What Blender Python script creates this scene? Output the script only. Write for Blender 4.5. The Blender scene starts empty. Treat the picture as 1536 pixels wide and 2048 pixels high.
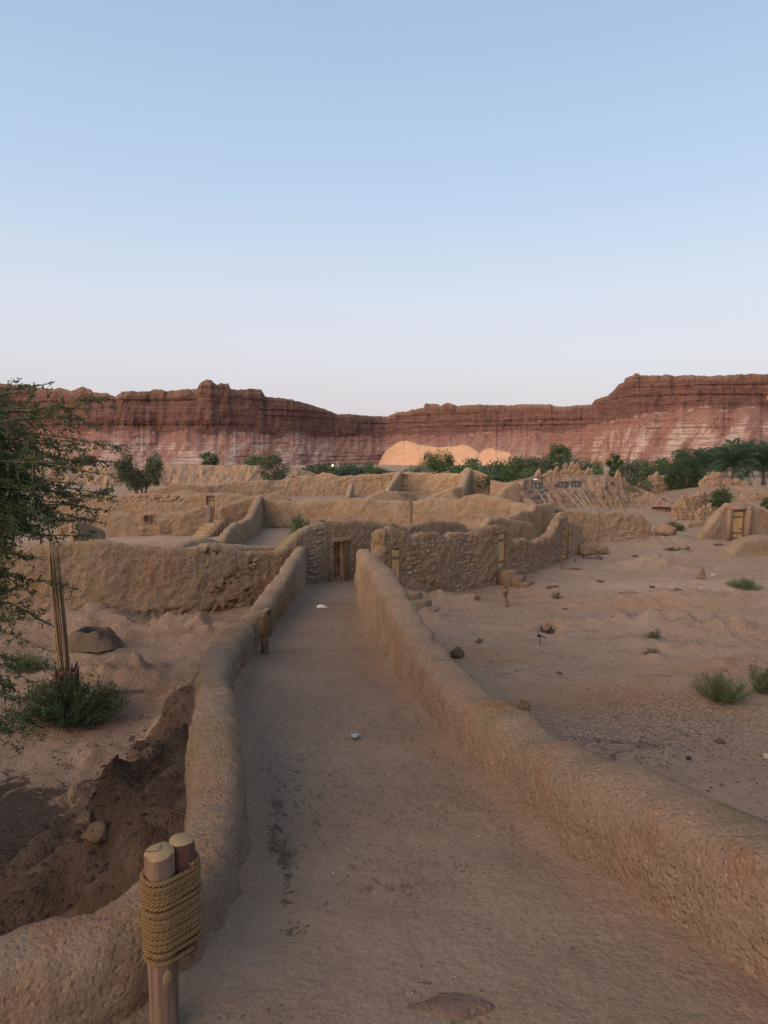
import bpy, math, random
import numpy as np
from mathutils import Vector, Matrix

random.seed(7)
RNG = np.random.default_rng(11)
SC = bpy.context.scene
C = SC.collection
PI = math.pi

# ------------------------------------------------------------------ camera, sky, sun, exposure
F_PX, W_PX, H_PX = 1365.0, 1536.0, 2048.0
PITCH = math.radians(5.6)
CAM_Z = 5.5
cam = bpy.data.cameras.new('camera')
cam.sensor_fit = 'VERTICAL'
cam.sensor_height = 36.0
cam.lens = F_PX / H_PX * 36.0
cam.clip_start = 0.05
cam.clip_end = 12000
camo = bpy.data.objects.new('camera', cam)
C.objects.link(camo)
camo.location = (0, 0, CAM_Z)
camo.rotation_euler = (math.radians(90) - PITCH, 0, 0)
SC.camera = camo

SUN_EL, SUN_AZ = math.radians(17), math.radians(232)     # dusk glow, low behind the camera's left shoulder (clockwise from +y)
world = bpy.data.worlds.new('World')
SC.world = world
world.use_nodes = True
wn = world.node_tree
wn.nodes.clear()
sky = wn.nodes.new('ShaderNodeTexSky')
sky.sky_type = 'NISHITA'
sky.sun_disc = False
sky.sun_elevation = SUN_EL
sky.sun_rotation = SUN_AZ
sky.air_density = 1.0
sky.dust_density = 1.0
sky.ozone_density = 1.5
tcw = wn.nodes.new('ShaderNodeTexCoord')
sepw = wn.nodes.new('ShaderNodeSeparateXYZ')
wn.links.new(tcw.outputs['Generated'], sepw.inputs[0])
rampw = wn.nodes.new('ShaderNodeValToRGB')
SKY_STOPS = [(0.0, (.60, .535, .565)), (.06, (.645, .60, .64)), (.12, (.69, .68, .73)), (.2, (.655, .70, .785)),
             (.325, (.50, .635, .81)), (.51, (.37, .52, .71)), (1.0, (.28, .385, .53))]
el = rampw.color_ramp.elements
while len(el) < len(SKY_STOPS):
    el.new(.5)
for e, (p, c) in zip(el, SKY_STOPS):
    e.position = p
    e.color = (*c, 1)
wn.links.new(sepw.outputs['Z'], rampw.inputs[0])
skym = wn.nodes.new('ShaderNodeMix')
skym.data_type = 'RGBA'
skym.blend_type = 'MIX'
skym.inputs['Factor'].default_value = 0.86
gain = wn.nodes.new('ShaderNodeMix')
gain.data_type = 'RGBA'
gain.blend_type = 'MULTIPLY'
gain.inputs['Factor'].default_value = 1
gain.inputs[7].default_value = (8.5, 8.5, 8.5, 1)          # the measured dusk gradient in the sky texture's own units
wn.links.new(rampw.outputs[0], gain.inputs[6])
wn.links.new(sky.outputs[0], skym.inputs[6])
wn.links.new(gain.outputs[2], skym.inputs[7])
bg = wn.nodes.new('ShaderNodeBackground')
bg.inputs['Strength'].default_value = 0.1
wo = wn.nodes.new('ShaderNodeOutputWorld')
wn.links.new(skym.outputs[2], bg.inputs['Color'])
wn.links.new(bg.outputs[0], wo.inputs[0])

sun = bpy.data.lights.new('sun', 'SUN')
sun.energy = 4.0
sun.angle = math.radians(85)
sun.color = (1.0, .73, .50)
suno = bpy.data.objects.new('sun', sun)
C.objects.link(suno)
sdir = Vector((math.sin(SUN_AZ) * math.cos(SUN_EL), math.cos(SUN_AZ) * math.cos(SUN_EL), math.sin(SUN_EL)))
suno.rotation_euler = sdir.to_track_quat('Z', 'Y').to_euler()
suno.location = (-30, -30, 40)

SC.view_settings.view_transform = 'Standard'
SC.view_settings.look = 'None'
SC.view_settings.gamma = 1
SC.view_settings.exposure = 0.42
SC.view_settings.use_curve_mapping = False
SC.cycles.max_bounces = 5
SC.cycles.diffuse_bounces = 3

# ------------------------------------------------------------------ helpers: picture ray -> point in the place
def dirpx(u, v):
    x = (u - W_PX / 2) / F_PX
    y = (H_PX / 2 - v) / F_PX
    return np.array([x, math.cos(PITCH) + y * math.sin(PITCH), -math.sin(PITCH) + y * math.cos(PITCH)])

def at(u, v, Y):
    d = dirpx(u, v)
    p = d * (Y / d[1])
    p[2] += CAM_Z
    return p

def onz(u, v, z=0.0):
    d = dirpx(u, v)
    p = d * ((z - CAM_Z) / d[2])
    p[2] += CAM_Z
    return p

def zat(v, Y):
    return float(at(768, v, Y)[2])

def project(P):
    P = np.asarray(P, float)
    x, y, z = P[..., 0], P[..., 1], P[..., 2] - CAM_Z
    zc = y * math.cos(PITCH) - z * math.sin(PITCH)
    yc = y * math.sin(PITCH) + z * math.cos(PITCH)
    return 768 + F_PX * x / zc, 1024 - F_PX * yc / zc

# ------------------------------------------------------------------ helpers: noise
def _hash(ix, iy, iz):
    n = (ix.astype(np.int64) * 73856093) ^ (iy.astype(np.int64) * 19349663) ^ (iz.astype(np.int64) * 83492791)
    n = (n ^ (n >> 13)) * 1274126177
    n = n & 0x7fffffff
    n = ((n >> 7) ^ n) * 668265263 & 0x7fffffff
    return (n % 65536) / 32767.5 - 1.0

def vnoise(x, y, z):
    x, y, z = np.broadcast_arrays(np.asarray(x, float), np.asarray(y, float), np.asarray(z, float))
    ix, iy, iz = np.floor(x), np.floor(y), np.floor(z)
    fx, fy, fz = x - ix, y - iy, z - iz
    fx = fx * fx * (3 - 2 * fx); fy = fy * fy * (3 - 2 * fy); fz = fz * fz * (3 - 2 * fz)
    r = 0
    for dx in (0, 1):
        wx = fx if dx else 1 - fx
        for dy in (0, 1):
            wy = fy if dy else 1 - fy
            for dz in (0, 1):
                wz = fz if dz else 1 - fz
                r = r + wx * wy * wz * _hash(ix + dx, iy + dy, iz + dz)
    return r

def fbm(x, y, z, o=3, g=.5):
    a, s, t = 1., 0., 1.
    for k in range(o):
        s = s + a * vnoise(x * t + 17.3 * k, y * t - 9.1 * k, z * t + 4.7 * k)
        a *= g; t *= 2.03
    return s

def ridged(x, y, z, o=3):
    a, s, t = 1., 0., 1.
    for k in range(o):
        s = s + a * (1 - 2 * np.abs(vnoise(x * t + 7.3 * k, y * t, z * t + 3.7 * k)))
        a *= .5; t *= 2.1
    return s

def sstep(a, b, x):
    t = np.clip((np.asarray(x, float) - a) / (b - a), 0, 1)
    return t * t * (3 - 2 * t)

# ------------------------------------------------------------------ helpers: meshes and objects
def mesh_np(name, V, Q=None, T=None, smooth=True):
    V = np.asarray(V, np.float32).reshape(-1, 3)
    me = bpy.data.meshes.new(name)
    nq = 0 if Q is None else len(Q)
    nt = 0 if T is None else len(T)
    idx = []
    if nq: idx.append(np.asarray(Q, np.int32).ravel())
    if nt: idx.append(np.asarray(T, np.int32).ravel())
    idx = np.concatenate(idx)
    tot = np.concatenate([np.full(nq, 4, np.int32), np.full(nt, 3, np.int32)])
    st = np.concatenate([[0], np.cumsum(tot)[:-1]]).astype(np.int32)
    me.vertices.add(len(V)); me.vertices.foreach_set('co', V.ravel())
    me.loops.add(len(idx)); me.loops.foreach_set('vertex_index', idx)
    me.polygons.add(nq + nt)
    me.polygons.foreach_set('loop_start', st)
    me.polygons.foreach_set('loop_total', tot)
    me.polygons.foreach_set('use_smooth', np.full(nq + nt, smooth, bool))
    me.update(calc_edges=True)
    me.validate()
    return me

def rc(R, c): return np.asarray(R) @ np.asarray(c, float)

class MB:
    def __init__(self):
        self.V, self.Q, self.T, self.n = [], [], [], 0
    def add(self, V, Q=None, T=None):
        V = np.asarray(V, float).reshape(-1, 3)
        self.V.append(V)
        if Q is not None and len(Q): self.Q.append(np.asarray(Q, int) + self.n)
        if T is not None and len(T): self.T.append(np.asarray(T, int) + self.n)
        self.n += len(V)
        return self
    def box(self, c, size, R=None, jit=0.0, bev=0.0):
        sx, sy, sz = [s / 2 for s in size]
        b = bev
        if b > 0:
            V = []
            for dz in (-1, 1):
                for (ox, oy, oz) in ((0, 0, b), (b, b, 0)):
                    hx, hy = sx - ox, sy - oy
                    pts = [(-hx, -hy), (hx, -hy), (hx, hy), (-hx, hy)]
                    for p in pts:
                        V.append((p[0], p[1], dz * (sz - oz)))
            V = np.array(V)
            # order: bottom outer(0-3), bottom inner(4-7), top outer(8-11), top inner(12-15)
            Q = [(7, 6, 5, 4), (12, 13, 14, 15)]
            for i in range(4):
                j = (i + 1) % 4
                Q += [(4 + i, 4 + j, j, i), (i, j, 8 + j, 8 + i), (8 + i, 8 + j, 12 + j, 12 + i)]
        else:
            V = np.array([(x, y, z) for z in (-sz, sz) for (x, y) in ((-sx, -sy), (sx, -sy), (sx, sy), (-sx, sy))])
            Q = [(3, 2, 1, 0), (4, 5, 6, 7), (0, 1, 5, 4), (1, 2, 6, 5), (2, 3, 7, 6), (3, 0, 4, 7)]
        if jit: V = V + RNG.uniform(-jit, jit, V.shape)
        if R is not None: V = V @ np.asarray(R).T
        return self.add(V + np.asarray(c), Q)
    def tube(self, P, r, n=6, cap=True):
        P = np.asarray(P, float)
        r = np.broadcast_to(np.asarray(r, float), (len(P),))
        T = np.gradient(P, axis=0)
        T /= np.maximum(np.linalg.norm(T, axis=1), 1e-9)[:, None]
        up = np.array([0, 0, 1.]) if abs(T[0][2]) < .9 else np.array([1., 0, 0])
        A = np.empty_like(P)
        a = np.cross(T[0], up); a /= np.linalg.norm(a)
        for i in range(len(P)):
            a = a - T[i] * np.dot(a, T[i]); a /= max(np.linalg.norm(a), 1e-9)
            A[i] = a
        B = np.cross(T, A)
        th = np.arange(n) * 2 * PI / n
        V = P[:, None] + r[:, None, None] * (np.cos(th)[None, :, None] * A[:, None] + np.sin(th)[None, :, None] * B[:, None])
        k = len(P)
        i, j = np.meshgrid(np.arange(k - 1), np.arange(n), indexing='ij')
        Q = np.stack([i * n + j, i * n + (j + 1) % n, (i + 1) * n + (j + 1) % n, (i + 1) * n + j], -1).reshape(-1, 4)
        V = V.reshape(-1, 3)
        Ts = []
        if cap:
            V = np.concatenate([V, P[:1], P[-1:]])
            for j in range(n):
                Ts.append((k * n, (j + 1) % n, j))
                Ts.append((k * n + 1, (k - 1) * n + j, (k - 1) * n + (j + 1) % n))
        return self.add(V, Q, Ts)
    def build(self, name, m, parent=None, smooth=True, loc=None):
        V = np.concatenate(self.V) if self.V else np.zeros((0, 3))
        if loc is not None: V = V - np.asarray(loc)
        me = mesh_np(name, V, np.concatenate(self.Q) if self.Q else None, np.concatenate(self.T) if self.T else None, smooth)
        return link(name, me, m, parent, loc)

def link(name, me, m=None, parent=None, loc=None):
    if m is not None and not me.materials:
        me.materials.append(m)
    o = bpy.data.objects.new(name, me)
    C.objects.link(o)
    if loc is not None: o.location = loc
    if parent is not None: o.parent = parent
    return o

def tag(o, label=None, cat=None, group=None, kind=None):
    if label: o['label'] = label
    if cat: o['category'] = cat
    if group: o['group'] = group
    if kind: o['kind'] = kind
    return o

def empty(name, loc, rz=0.0):
    o = bpy.data.objects.new(name, None)
    C.objects.link(o)
    o.location = loc
    o.rotation_euler.z = rz
    return o

def copy_tree(o, parent=None):
    c = o.copy()
    C.objects.link(c)
    if parent is not None: c.parent = parent
    for ch in list(o.children):
        copy_tree(ch, c)
    return c

def grid_quads(n, m):
    i, j = np.meshgrid(np.arange(n - 1), np.arange(m - 1), indexing='ij')
    return np.stack([i * m + j, (i + 1) * m + j, (i + 1) * m + j + 1, i * m + j + 1], -1).reshape(-1, 4)

def attr(me, name, vals):
    a = me.attributes.new(name, 'FLOAT', 'POINT')
    a.data.foreach_set('value', np.asarray(vals, np.float32).ravel())

# ------------------------------------------------------------------ helpers: materials
class NT:
    def __init__(self, name):
        self.m = bpy.data.materials.new(name)
        self.m.use_nodes = True
        self.t = self.m.node_tree
        self.t.nodes.clear()
        self.out = self.n('ShaderNodeOutputMaterial')
        self.pos = self.n('ShaderNodeNewGeometry').outputs['Position']
    def n(self, typ, **kw):
        nd = self.t.nodes.new(typ)
        for k, v in kw.items(): setattr(nd, k, v)
        return nd
    def l(self, a, b): self.t.links.new(a, b)
    def set(self, sock, v):
        if hasattr(v, 'is_output'): self.l(v, sock)
        elif isinstance(v, (tuple, list)) and len(v) == 3 and sock.type == 'RGBA': sock.default_value = (*v, 1)
        else: sock.default_value = v
    def mapped(self, vec, scale=(1, 1, 1), loc=(0, 0, 0), rot=(0, 0, 0)):
        mp = self.n('ShaderNodeMapping')
        self.l(vec, mp.inputs[0])
        mp.inputs['Scale'].default_value = scale
        mp.inputs['Location'].default_value = loc
        mp.inputs['Rotation'].default_value = rot
        return mp.outputs[0]
    def noise(self, scale, detail=4, rough=.55, vec=None, dist=0.0):
        nd = self.n('ShaderNodeTexNoise')
        self.l(vec if vec is not None else self.pos, nd.inputs['Vector'])
        nd.inputs['Scale'].default_value = scale
        nd.inputs['Detail'].default_value = detail
        nd.inputs['Roughness'].default_value = rough
        nd.inputs['Distortion'].default_value = dist
        return nd.outputs[0]
    def voro(self, scale, vec=None, feature='F1', rnd=1.0):
        nd = self.n('ShaderNodeTexVoronoi', feature=feature)
        self.l(vec if vec is not None else self.pos, nd.inputs['Vector'])
        nd.inputs['Scale'].default_value = scale
        nd.inputs['Randomness'].default_value = rnd
        return nd.outputs['Distance']
    def step(self, x, a, b, lo=0.0, hi=1.0):
        nd = self.n('ShaderNodeMapRange', interpolation_type='SMOOTHSTEP')
        self.l(x, nd.inputs[0])
        nd.inputs[1].default_value = a; nd.inputs[2].default_value = b
        nd.inputs[3].default_value = lo; nd.inputs[4].default_value = hi
        return nd.outputs[0]
    def math(self, op, a, b=0.0, c=None):
        nd = self.n('ShaderNodeMath', operation=op)
        self.set(nd.inputs[0], a); self.set(nd.inputs[1], b)
        if c is not None: self.set(nd.inputs[2], c)
        return nd.outputs[0]
    def mix(self, fac, a, b, mode='MIX'):
        nd = self.n('ShaderNodeMix', data_type='RGBA', blend_type=mode)
        self.set(nd.inputs[0], fac); self.set(nd.inputs[6], a); self.set(nd.inputs[7], b)
        return nd.outputs[2]
    def at(self, name):
        return self.n('ShaderNodeAttribute', attribute_name=name).outputs['Fac']
    def bump(self, h, dist, strength=1.0, normal=None):
        nd = self.n('ShaderNodeBump')
        self.l(h, nd.inputs['Height'])
        nd.inputs['Distance'].default_value = dist
        nd.inputs['Strength'].default_value = strength
        if normal is not None: self.l(normal, nd.inputs['Normal'])
        return nd.outputs[0]
    def finish(self, col, rough=.95, normal=None, spec=.15, transl=0.0):
        b = self.n('ShaderNodeBsdfPrincipled')
        self.set(b.inputs['Base Color'], col)
        self.set(b.inputs['Roughness'], rough)
        b.inputs['Specular IOR Level'].default_value = spec
        if normal is not None: self.l(normal, b.inputs['Normal'])
        sh = b.outputs[0]
        if transl:
            tr = self.n('ShaderNodeBsdfTranslucent')
            self.set(tr.inputs['Color'], col)
            mx = self.n('ShaderNodeMixShader')
            mx.inputs[0].default_value = transl
            self.l(sh, mx.inputs[1]); self.l(tr.outputs[0], mx.inputs[2])
            sh = mx.outputs[0]
        self.l(sh, self.out.inputs[0])
        return self.m

def mud_material(name, c1, c2, c3, lump=14.0, bumpd=.035, stretch=(1, 1, 1), fleck=.35):
    k = NT(name)
    a = k.noise(.55, 4, .6)
    b = k.noise(5.5, 5, .65)
    col = k.mix(k.step(a, .36, .66), c1, c2)
    col = k.mix(k.step(b, .45, .75, 0, .6), col, c3)
    fine = k.noise(95, 3, .7)
    col = k.mix(k.step(fine, .35, .7, .0, 1), k.mix(1, col, (.80, .79, .78), 'MULTIPLY'), col)
    sv = k.mapped(k.pos, (1, 1, .35), rot=(.3, .5, .2))
    col = k.mix(k.step(k.noise(1.7, 5, .7), .50, .64, 0, .8), col, k.mix(1, col, (.80, .86, .66), 'MULTIPLY'))
    col = k.mix(k.step(k.noise(1.3, 5, .7, vec=k.mapped(k.pos, (1, 1, 1), (4, 2, 7))), .50, .66, 0, .8), col, k.mix(1, col, (1.0, .78, .66), 'MULTIPLY'))
    straw = k.noise(130, 2, .5, vec=sv)
    col = k.mix(k.step(straw, .66, .74, 0, fleck), col, (.62, .50, .36))
    pit = k.voro(lump * 1.6, vec=k.mapped(k.pos, stretch))
    col = k.mix(k.step(k.noise(lump * .8, 5, .7, vec=k.mapped(k.pos, stretch)), .60, .70, 0, .5), col, k.mix(1, col, (.60, .56, .53), 'MULTIPLY'))
    vec = k.mapped(k.pos, stretch)
    h = k.math('ADD', k.math('MULTIPLY', k.noise(lump, 6, .68, vec=vec, dist=.4), 1.2), k.math('MULTIPLY', k.step(pit, 0, .5), .35))
    h = k.math('ADD', h, k.math('MULTIPLY', k.noise(lump * 7, 3, .6), .25))
    col = k.mix(k.math('MULTIPLY', k.at('stain'), k.step(k.noise(3, 4, .6), .3, .6, .5, 1)), col, (.17, .115, .08))
    return k.finish(col, .97, k.bump(h, bumpd, 1.0), .1)

M = {}
M['mud'] = mud_material('mud_plaster', (.435, .305, .212), (.48, .345, .245), (.38, .258, .178), 12, .14)
M['mud_near'] = mud_material('mud_plaster_straw', (.345, .24, .170), (.385, .272, .195), (.30, .203, .142), 26, .045, (1, 1, .85), .75)
M['mud_rubble'] = mud_material('mud_rubble', (.36, .245, .172), (.40, .275, .195), (.31, .205, .142), 8, .14)
M['mud_far'] = mud_material('mud_far', (.48, .335, .222), (.53, .372, .25), (.43, .295, .195), 3.5, .25, fleck=.1)
M['stone'] = mud_material('mud_stone', (.37, .258, .182), (.42, .295, .21), (.33, .222, .155), 16, .05)

def bank_material(name, c1, c2, c3):
    k = NT(name)
    st = k.noise(.5, 5, .65, vec=k.mapped(k.pos, (3.2, 3.2, .5)))
    col = k.mix(k.step(st, .35, .65), c1, c2)
    col = k.mix(k.step(k.noise(1.2, 5, .7), .5, .72, 0, .7), col, c3)
    h = k.math('ADD', k.noise(2.4, 6, .7, vec=k.mapped(k.pos, (1.6, 1.6, .5))), k.math('MULTIPLY', st, .8))
    return k.finish(col, .98, k.bump(h, .28, 1.0), .08)
M['bank'] = bank_material('eroded_earth', (.29, .19, .13), (.36, .245, .165), (.23, .148, .10))

M['mound'] = bank_material('rain_cut_earth', (.21, .138, .098), (.31, .212, .15), (.165, .108, .078))

def ground_material():
    k = NT('sandy_ground')
    pale, dark, orange = k.at('pale'), k.at('dark'), k.at('orange')
    n1 = k.noise(.35, 5, .6); n2 = k.noise(2.6, 5, .65); n3 = k.noise(24, 4, .65)
    col = k.mix(k.step(n1, .35, .65), (.335, .232, .168), (.385, .27, .198))
    col = k.mix(k.step(n2, .46, .72, 0, .65), col, (.28, .188, .135))
    col = k.mix(k.step(k.noise(.9, 4, .6), .52, .72, 0, .55), col, (.39, .255, .17))
    col = k.mix(k.math('MULTIPLY', orange, k.step(n2, .3, .6, .4, 1)), col, (.38, .215, .12))
    col = k.mix(k.math('MULTIPLY', pale, k.step(n2, .3, .62, .35, 1)), col, (.47, .335, .24))
    sm_ = k.noise(1.0, 6, .72, vec=k.mapped(k.pos, (.55, 1.6, 1), (3, 1, 0)))
    col = k.mix(k.step(sm_, .50, .68, 0, .65), col, k.mix(1, col, (.72, .68, .66), 'MULTIPLY'))
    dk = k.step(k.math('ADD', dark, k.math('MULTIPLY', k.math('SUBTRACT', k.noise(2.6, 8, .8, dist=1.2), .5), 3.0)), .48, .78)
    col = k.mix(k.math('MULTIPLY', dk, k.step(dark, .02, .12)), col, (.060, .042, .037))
    col = k.mix(k.math('MULTIPLY', k.at('soil_shade'), k.step(n2, .25, .6, .65, 1)), col, (.105, .068, .050))  # court soil colour, and the bank's shade painted with it
    sp = k.noise(34, 3, .6)
    col = k.mix(k.step(sp, .66, .74, 0, .55), col, (.13, .092, .07))
    col = k.mix(k.step(k.noise(55, 2, .5), .70, .77, 0, .4), col, (.56, .46, .37))
    crack = k.voro(7.5, feature='DISTANCE_TO_EDGE', vec=k.pos)
    cm = k.math('MULTIPLY', k.step(crack, .012, .05, 1, 0), k.at('crack'))
    col = k.mix(k.math('MULTIPLY', cm, .7), col, (.10, .07, .055))
    h = k.math('ADD', k.math('MULTIPLY', n2, .8), k.math('MULTIPLY', n3, .28))
    h = k.math('ADD', h, k.math('MULTIPLY', k.noise(9, 5, .7), .45))
    h = k.math('SUBTRACT', h, k.math('MULTIPLY', cm, .3))
    return k.finish(col, .97, k.bump(h, .22, 1.0), .08)
M['ground'] = ground_material()

def path_material():
    k = NT('trodden_path')
    edge = k.at('edge')
    n1 = k.noise(.7, 4, .6); n2 = k.noise(4.5, 5, .65); n3 = k.noise(40, 4, .7)
    col = k.mix(k.step(n1, .36, .64), (.220, .150, .108), (.254, .176, .129))
    col = k.mix(k.step(n2, .48, .74, 0, .45), col, (.19, .132, .10))
    col = k.mix(k.math('MULTIPLY', edge, k.step(k.noise(1.3, 4, .6), .38, .62)), col, (.27, .16, .10))
    col = k.mix(k.step(n3, .30, .62), k.mix(1, col, (.82, .8, .78), 'MULTIPLY'), col)
    sp = k.noise(75, 2, .5)
    dens = k.step(k.noise(1.1, 4, .65), .40, .68, .80, .64)
    spk = k.n('ShaderNodeMath', operation='GREATER_THAN'); k.l(sp, spk.inputs[0]); k.l(dens, spk.inputs[1])
    col = k.mix(k.math('MULTIPLY', spk.outputs[0], .6), col, (.085, .06, .05))
    col = k.mix(k.step(k.noise(120, 2, .5), .74, .80, 0, .5), col, (.46, .36, .28))
    h = k.math('ADD', k.math('MULTIPLY', n2, .7), k.math('MULTIPLY', n3, .22))
    return k.finish(col, .96, k.bump(h, .06, 1.0), .1)
M['path'] = path_material()

def wood_material(name, c1, c2, rough=.75, sc=14.0, axis=2):
    k = NT(name)
    s = [1, 1, 1]; s[axis] = .07
    oc = k.n('ShaderNodeTexCoord').outputs['Object']
    g = k.noise(sc, 5, .7, vec=k.mapped(oc, tuple(s)), dist=.5)
    col = k.mix(k.step(g, .34, .66), c1, c2)
    g2 = k.noise(3, 4, .6, vec=oc)
    col = k.mix(k.step(g2, .5, .75, 0, .5), col, tuple(x * .62 for x in c1))
    return k.finish(col, rough, k.bump(g, .006, .8), .2)
M['door'] = wood_material('weathered_plank', (.30, .19, .095), (.43, .29, .15), .75, 22)
M['door_dark'] = wood_material('aged_plank', (.16, .095, .05), (.25, .155, .085), .75, 22)
M['batten'] = wood_material('dark_batten', (.10, .06, .035), (.17, .10, .055), .8)
M['log'] = wood_material('peeled_log', (.205, .138, .10), (.12, .07, .05), .75, 26)
M['bark'] = wood_material('dark_red_bark', (.085, .040, .030), (.14, .065, .048), .75, 9)
M['branch'] = wood_material('branch_bark', (.10, .075, .058), (.16, .125, .10), .9, 9)
M['old_post'] = wood_material('rusty_post', (.14, .075, .042), (.21, .12, .07), .8, 9)

def cut_material():
    k = NT('cut_log_face')
    oc = k.n('ShaderNodeTexCoord').outputs['Object']
    w = k.n('ShaderNodeTexWave', wave_type='RINGS', rings_direction='Z')
    k.l(k.mapped(oc, (1, 1, .01), (.005, -.008, 0)), w.inputs[0])
    w.inputs['Scale'].default_value = 55; w.inputs['Distortion'].default_value = 1.5; w.inputs['Detail'].default_value = 2
    col = k.mix(w.outputs['Fac'], (.19, .132, .07), (.28, .20, .108))
    col = k.mix(k.step(k.noise(35, 4, .6, vec=oc), .52, .7, 0, .5), col, (.17, .11, .06))
    return k.finish(col, .8, None, .2)
M['cut'] = cut_material()

def rope_material():
    k = NT('jute_rope')
    oc = k.n('ShaderNodeTexCoord').outputs['Object']
    n = k.noise(160, 3, .7, vec=oc); n2 = k.noise(9, 3, .6, vec=oc)
    col = k.mix(k.step(n, .3, .7), (.125, .078, .036), (.225, .145, .072))
    col = k.mix(k.step(n2, .5, .7, 0, .4), col, (.17, .10, .042))
    return k.finish(col, .9, k.bump(n, .003, .8), .1)
M['rope'] = rope_material()

def leaf_material(name, c1, c2, transl=.25):
    k = NT(name)
    oi = k.n('ShaderNodeObjectInfo').outputs['Random']
    n = k.noise(1.7, 3, .6)
    col = k.mix(k.step(n, .35, .65), c1, c2)
    n2 = k.noise(23, 2, .5)
    col = k.mix(k.step(n2, .45, .7, 0, .6), col, tuple(min(1, x * 1.55) for x in c2))
    hs = k.n('ShaderNodeHueSaturation')
    k.l(col, hs.inputs['Color'])
    k.l(k.math('MULTIPLY_ADD', oi, .5, .75), hs.inputs['Value'])
    return k.finish(hs.outputs[0], .7, None, .2, transl)
M['leaf'] = leaf_material('tree_leaf', (.050, .080, .036), (.076, .112, .050))
M['leaf_olive'] = leaf_material('olive_leaf', (.060, .072, .044), (.085, .096, .058))
M['leaf_acacia'] = leaf_material('acacia_leaf', (.045, .080, .028), (.075, .118, .042), .35)
M['leaf_bright'] = leaf_material('bright_leaf', (.085, .15, .035), (.14, .22, .05))
M['leaf_scrub'] = leaf_material('scrub_leaf', (.075, .105, .042), (.11, .14, .055))
M['leaf_dark'] = leaf_material('dark_scrub_leaf', (.038, .068, .030), (.060, .096, .040))
M['leaf_palm'] = leaf_material('palm_leaf', (.045, .075, .052), (.068, .105, .070), .15)
M['dry'] = leaf_material('dry_stalk', (.175, .112, .068), (.255, .170, .105), .1)
M['dry_green'] = leaf_material('green_stalk', (.11, .095, .045), (.16, .135, .06), .1)

def plain(name, c, rough=.8, spec=.2, metal=0.0):
    k = NT(name)
    n = k.noise(30, 4, .6)
    col = k.mix(k.step(n, .35, .7), tuple(x * .85 for x in c), c)
    m = k.finish(col, rough, k.bump(n, .004, .6), spec)
    for nd in m.node_tree.nodes:
        if nd.type == 'BSDF_PRINCIPLED': nd.inputs['Metallic'].default_value = metal
    return m
M['black'] = plain('black_metal', (.018, .018, .02), .5, .3)
M['grey_metal'] = plain('grey_metal', (.30, .31, .34), .45, .4, .4)
M['white'] = plain('white_paper', (.78, .79, .82), .9)
M['dark_rock'] = plain('dark_rock', (.10, .075, .06), .95)
M['rust'] = plain('rusty_scrap', (.11, .065, .042), .9)
M['slab'] = mud_material('reddish_slab', (.205, .128, .10), (.225, .142, .112), (.18, .11, .088), 20, .02, fleck=.1)
M['litter'] = plain('dark_litter', (.10, .072, .058), .95)
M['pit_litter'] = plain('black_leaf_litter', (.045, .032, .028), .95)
M['pebble'] = plain('pale_pebble', (.42, .34, .27), .95)
M['panel'] = plain('dark_panel', (.075, .075, .085), .6)
M['strut'] = plain('grey_strut', (.33, .28, .235), .7)
M['ash'] = mud_material('ashy_clay', (.20, .14, .105), (.27, .19, .14), (.11, .08, .065), 14, .10)
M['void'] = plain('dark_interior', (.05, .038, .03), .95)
M['lamp_head'] = plain('lamp_post_metal', (.45, .46, .48), .5)
lm = bpy.data.materials.new('lit_lamp'); lm.use_nodes = True
lm.node_tree.nodes['Principled BSDF'].inputs['Emission Color'].default_value = (1, .86, .55, 1)
lm.node_tree.nodes['Principled BSDF'].inputs['Emission Strength'].default_value = 4
M['lit'] = lm

# ------------------------------------------------------------------ the ramp between its two parapet walls
def zramp(y):
    y = np.asarray(y, float)
    return np.maximum(CAM_Z - 1.545 - .143 * np.maximum(y, -.2), .18)

LB = np.array([(-3.2, 1.35), (-2.2, 1.55), (-1.15, 1.84), (-.80, 1.98), (-.64, 2.25), (-.61, 2.6), (-.645, 3.0), (-.73, 3.4), (-.86, 3.93),
               (-.99, 4.53), (-1.16, 5.13), (-1.33, 5.72), (-1.46, 6.31), (-1.55, 6.91), (-1.62, 7.52), (-1.73, 8.74), (-1.83, 9.97), (-1.95, 11.8),
               (-2.12, 14.25), (-2.29, 16.7), (-2.45, 19.14), (-2.62, 21.6), (-2.80, 24.0), (-2.90, 25.3)])
LH = np.array([(1.0, .18), (1.8, .22), (2.1, .26), (2.6, .26), (3.1, .36), (3.6, .46), (3.93, .52), (4.5, .50), (5.1, .46), (5.7, .41), (6.3, .37),
               (6.9, .40), (7.5, .41), (11.2, .43), (11.8, .45), (13, .53), (14.9, .65), (16.7, .77), (18.5, .93), (20.4, 1.09), (22.2, 1.22), (24, 1.36), (25.3, 1.36)])
RB = np.array([(2.6, .9), (1.9, 1.4), (1.43, 1.93), (1.23, 2.31), (1.07, 2.71), (.93, 3.11), (.79, 3.51), (.70, 3.93), (.61, 4.36), (.52, 4.78), (.45, 5.21), (.33, 6.07),
               (.20, 6.93), (.07, 7.79), (-.05, 8.64), (-.17, 9.94), (-.34, 11.67), (-.48, 13.4), (-.60, 15.56), (-.73, 17.73), (-.75, 18.2)])
RH = np.array([(.9, .5), (1.9, .46), (2.3, .43), (2.7, .42), (3.1, .39), (3.5, .33), (3.93, .28), (4.36, .34), (4.78, .33), (5.2, .37), (5.64, .41), (6.07, .45), (6.5, .49),
               (6.93, .55), (7.36, .65), (7.8, .77), (8.2, .87), (8.64, .97), (9.5, 1.07), (10.4, 1.13), (11.7, 1.21), (13, 1.27), (14.3, 1.28), (16, 1.27), (18.2, 1.25)])

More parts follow.
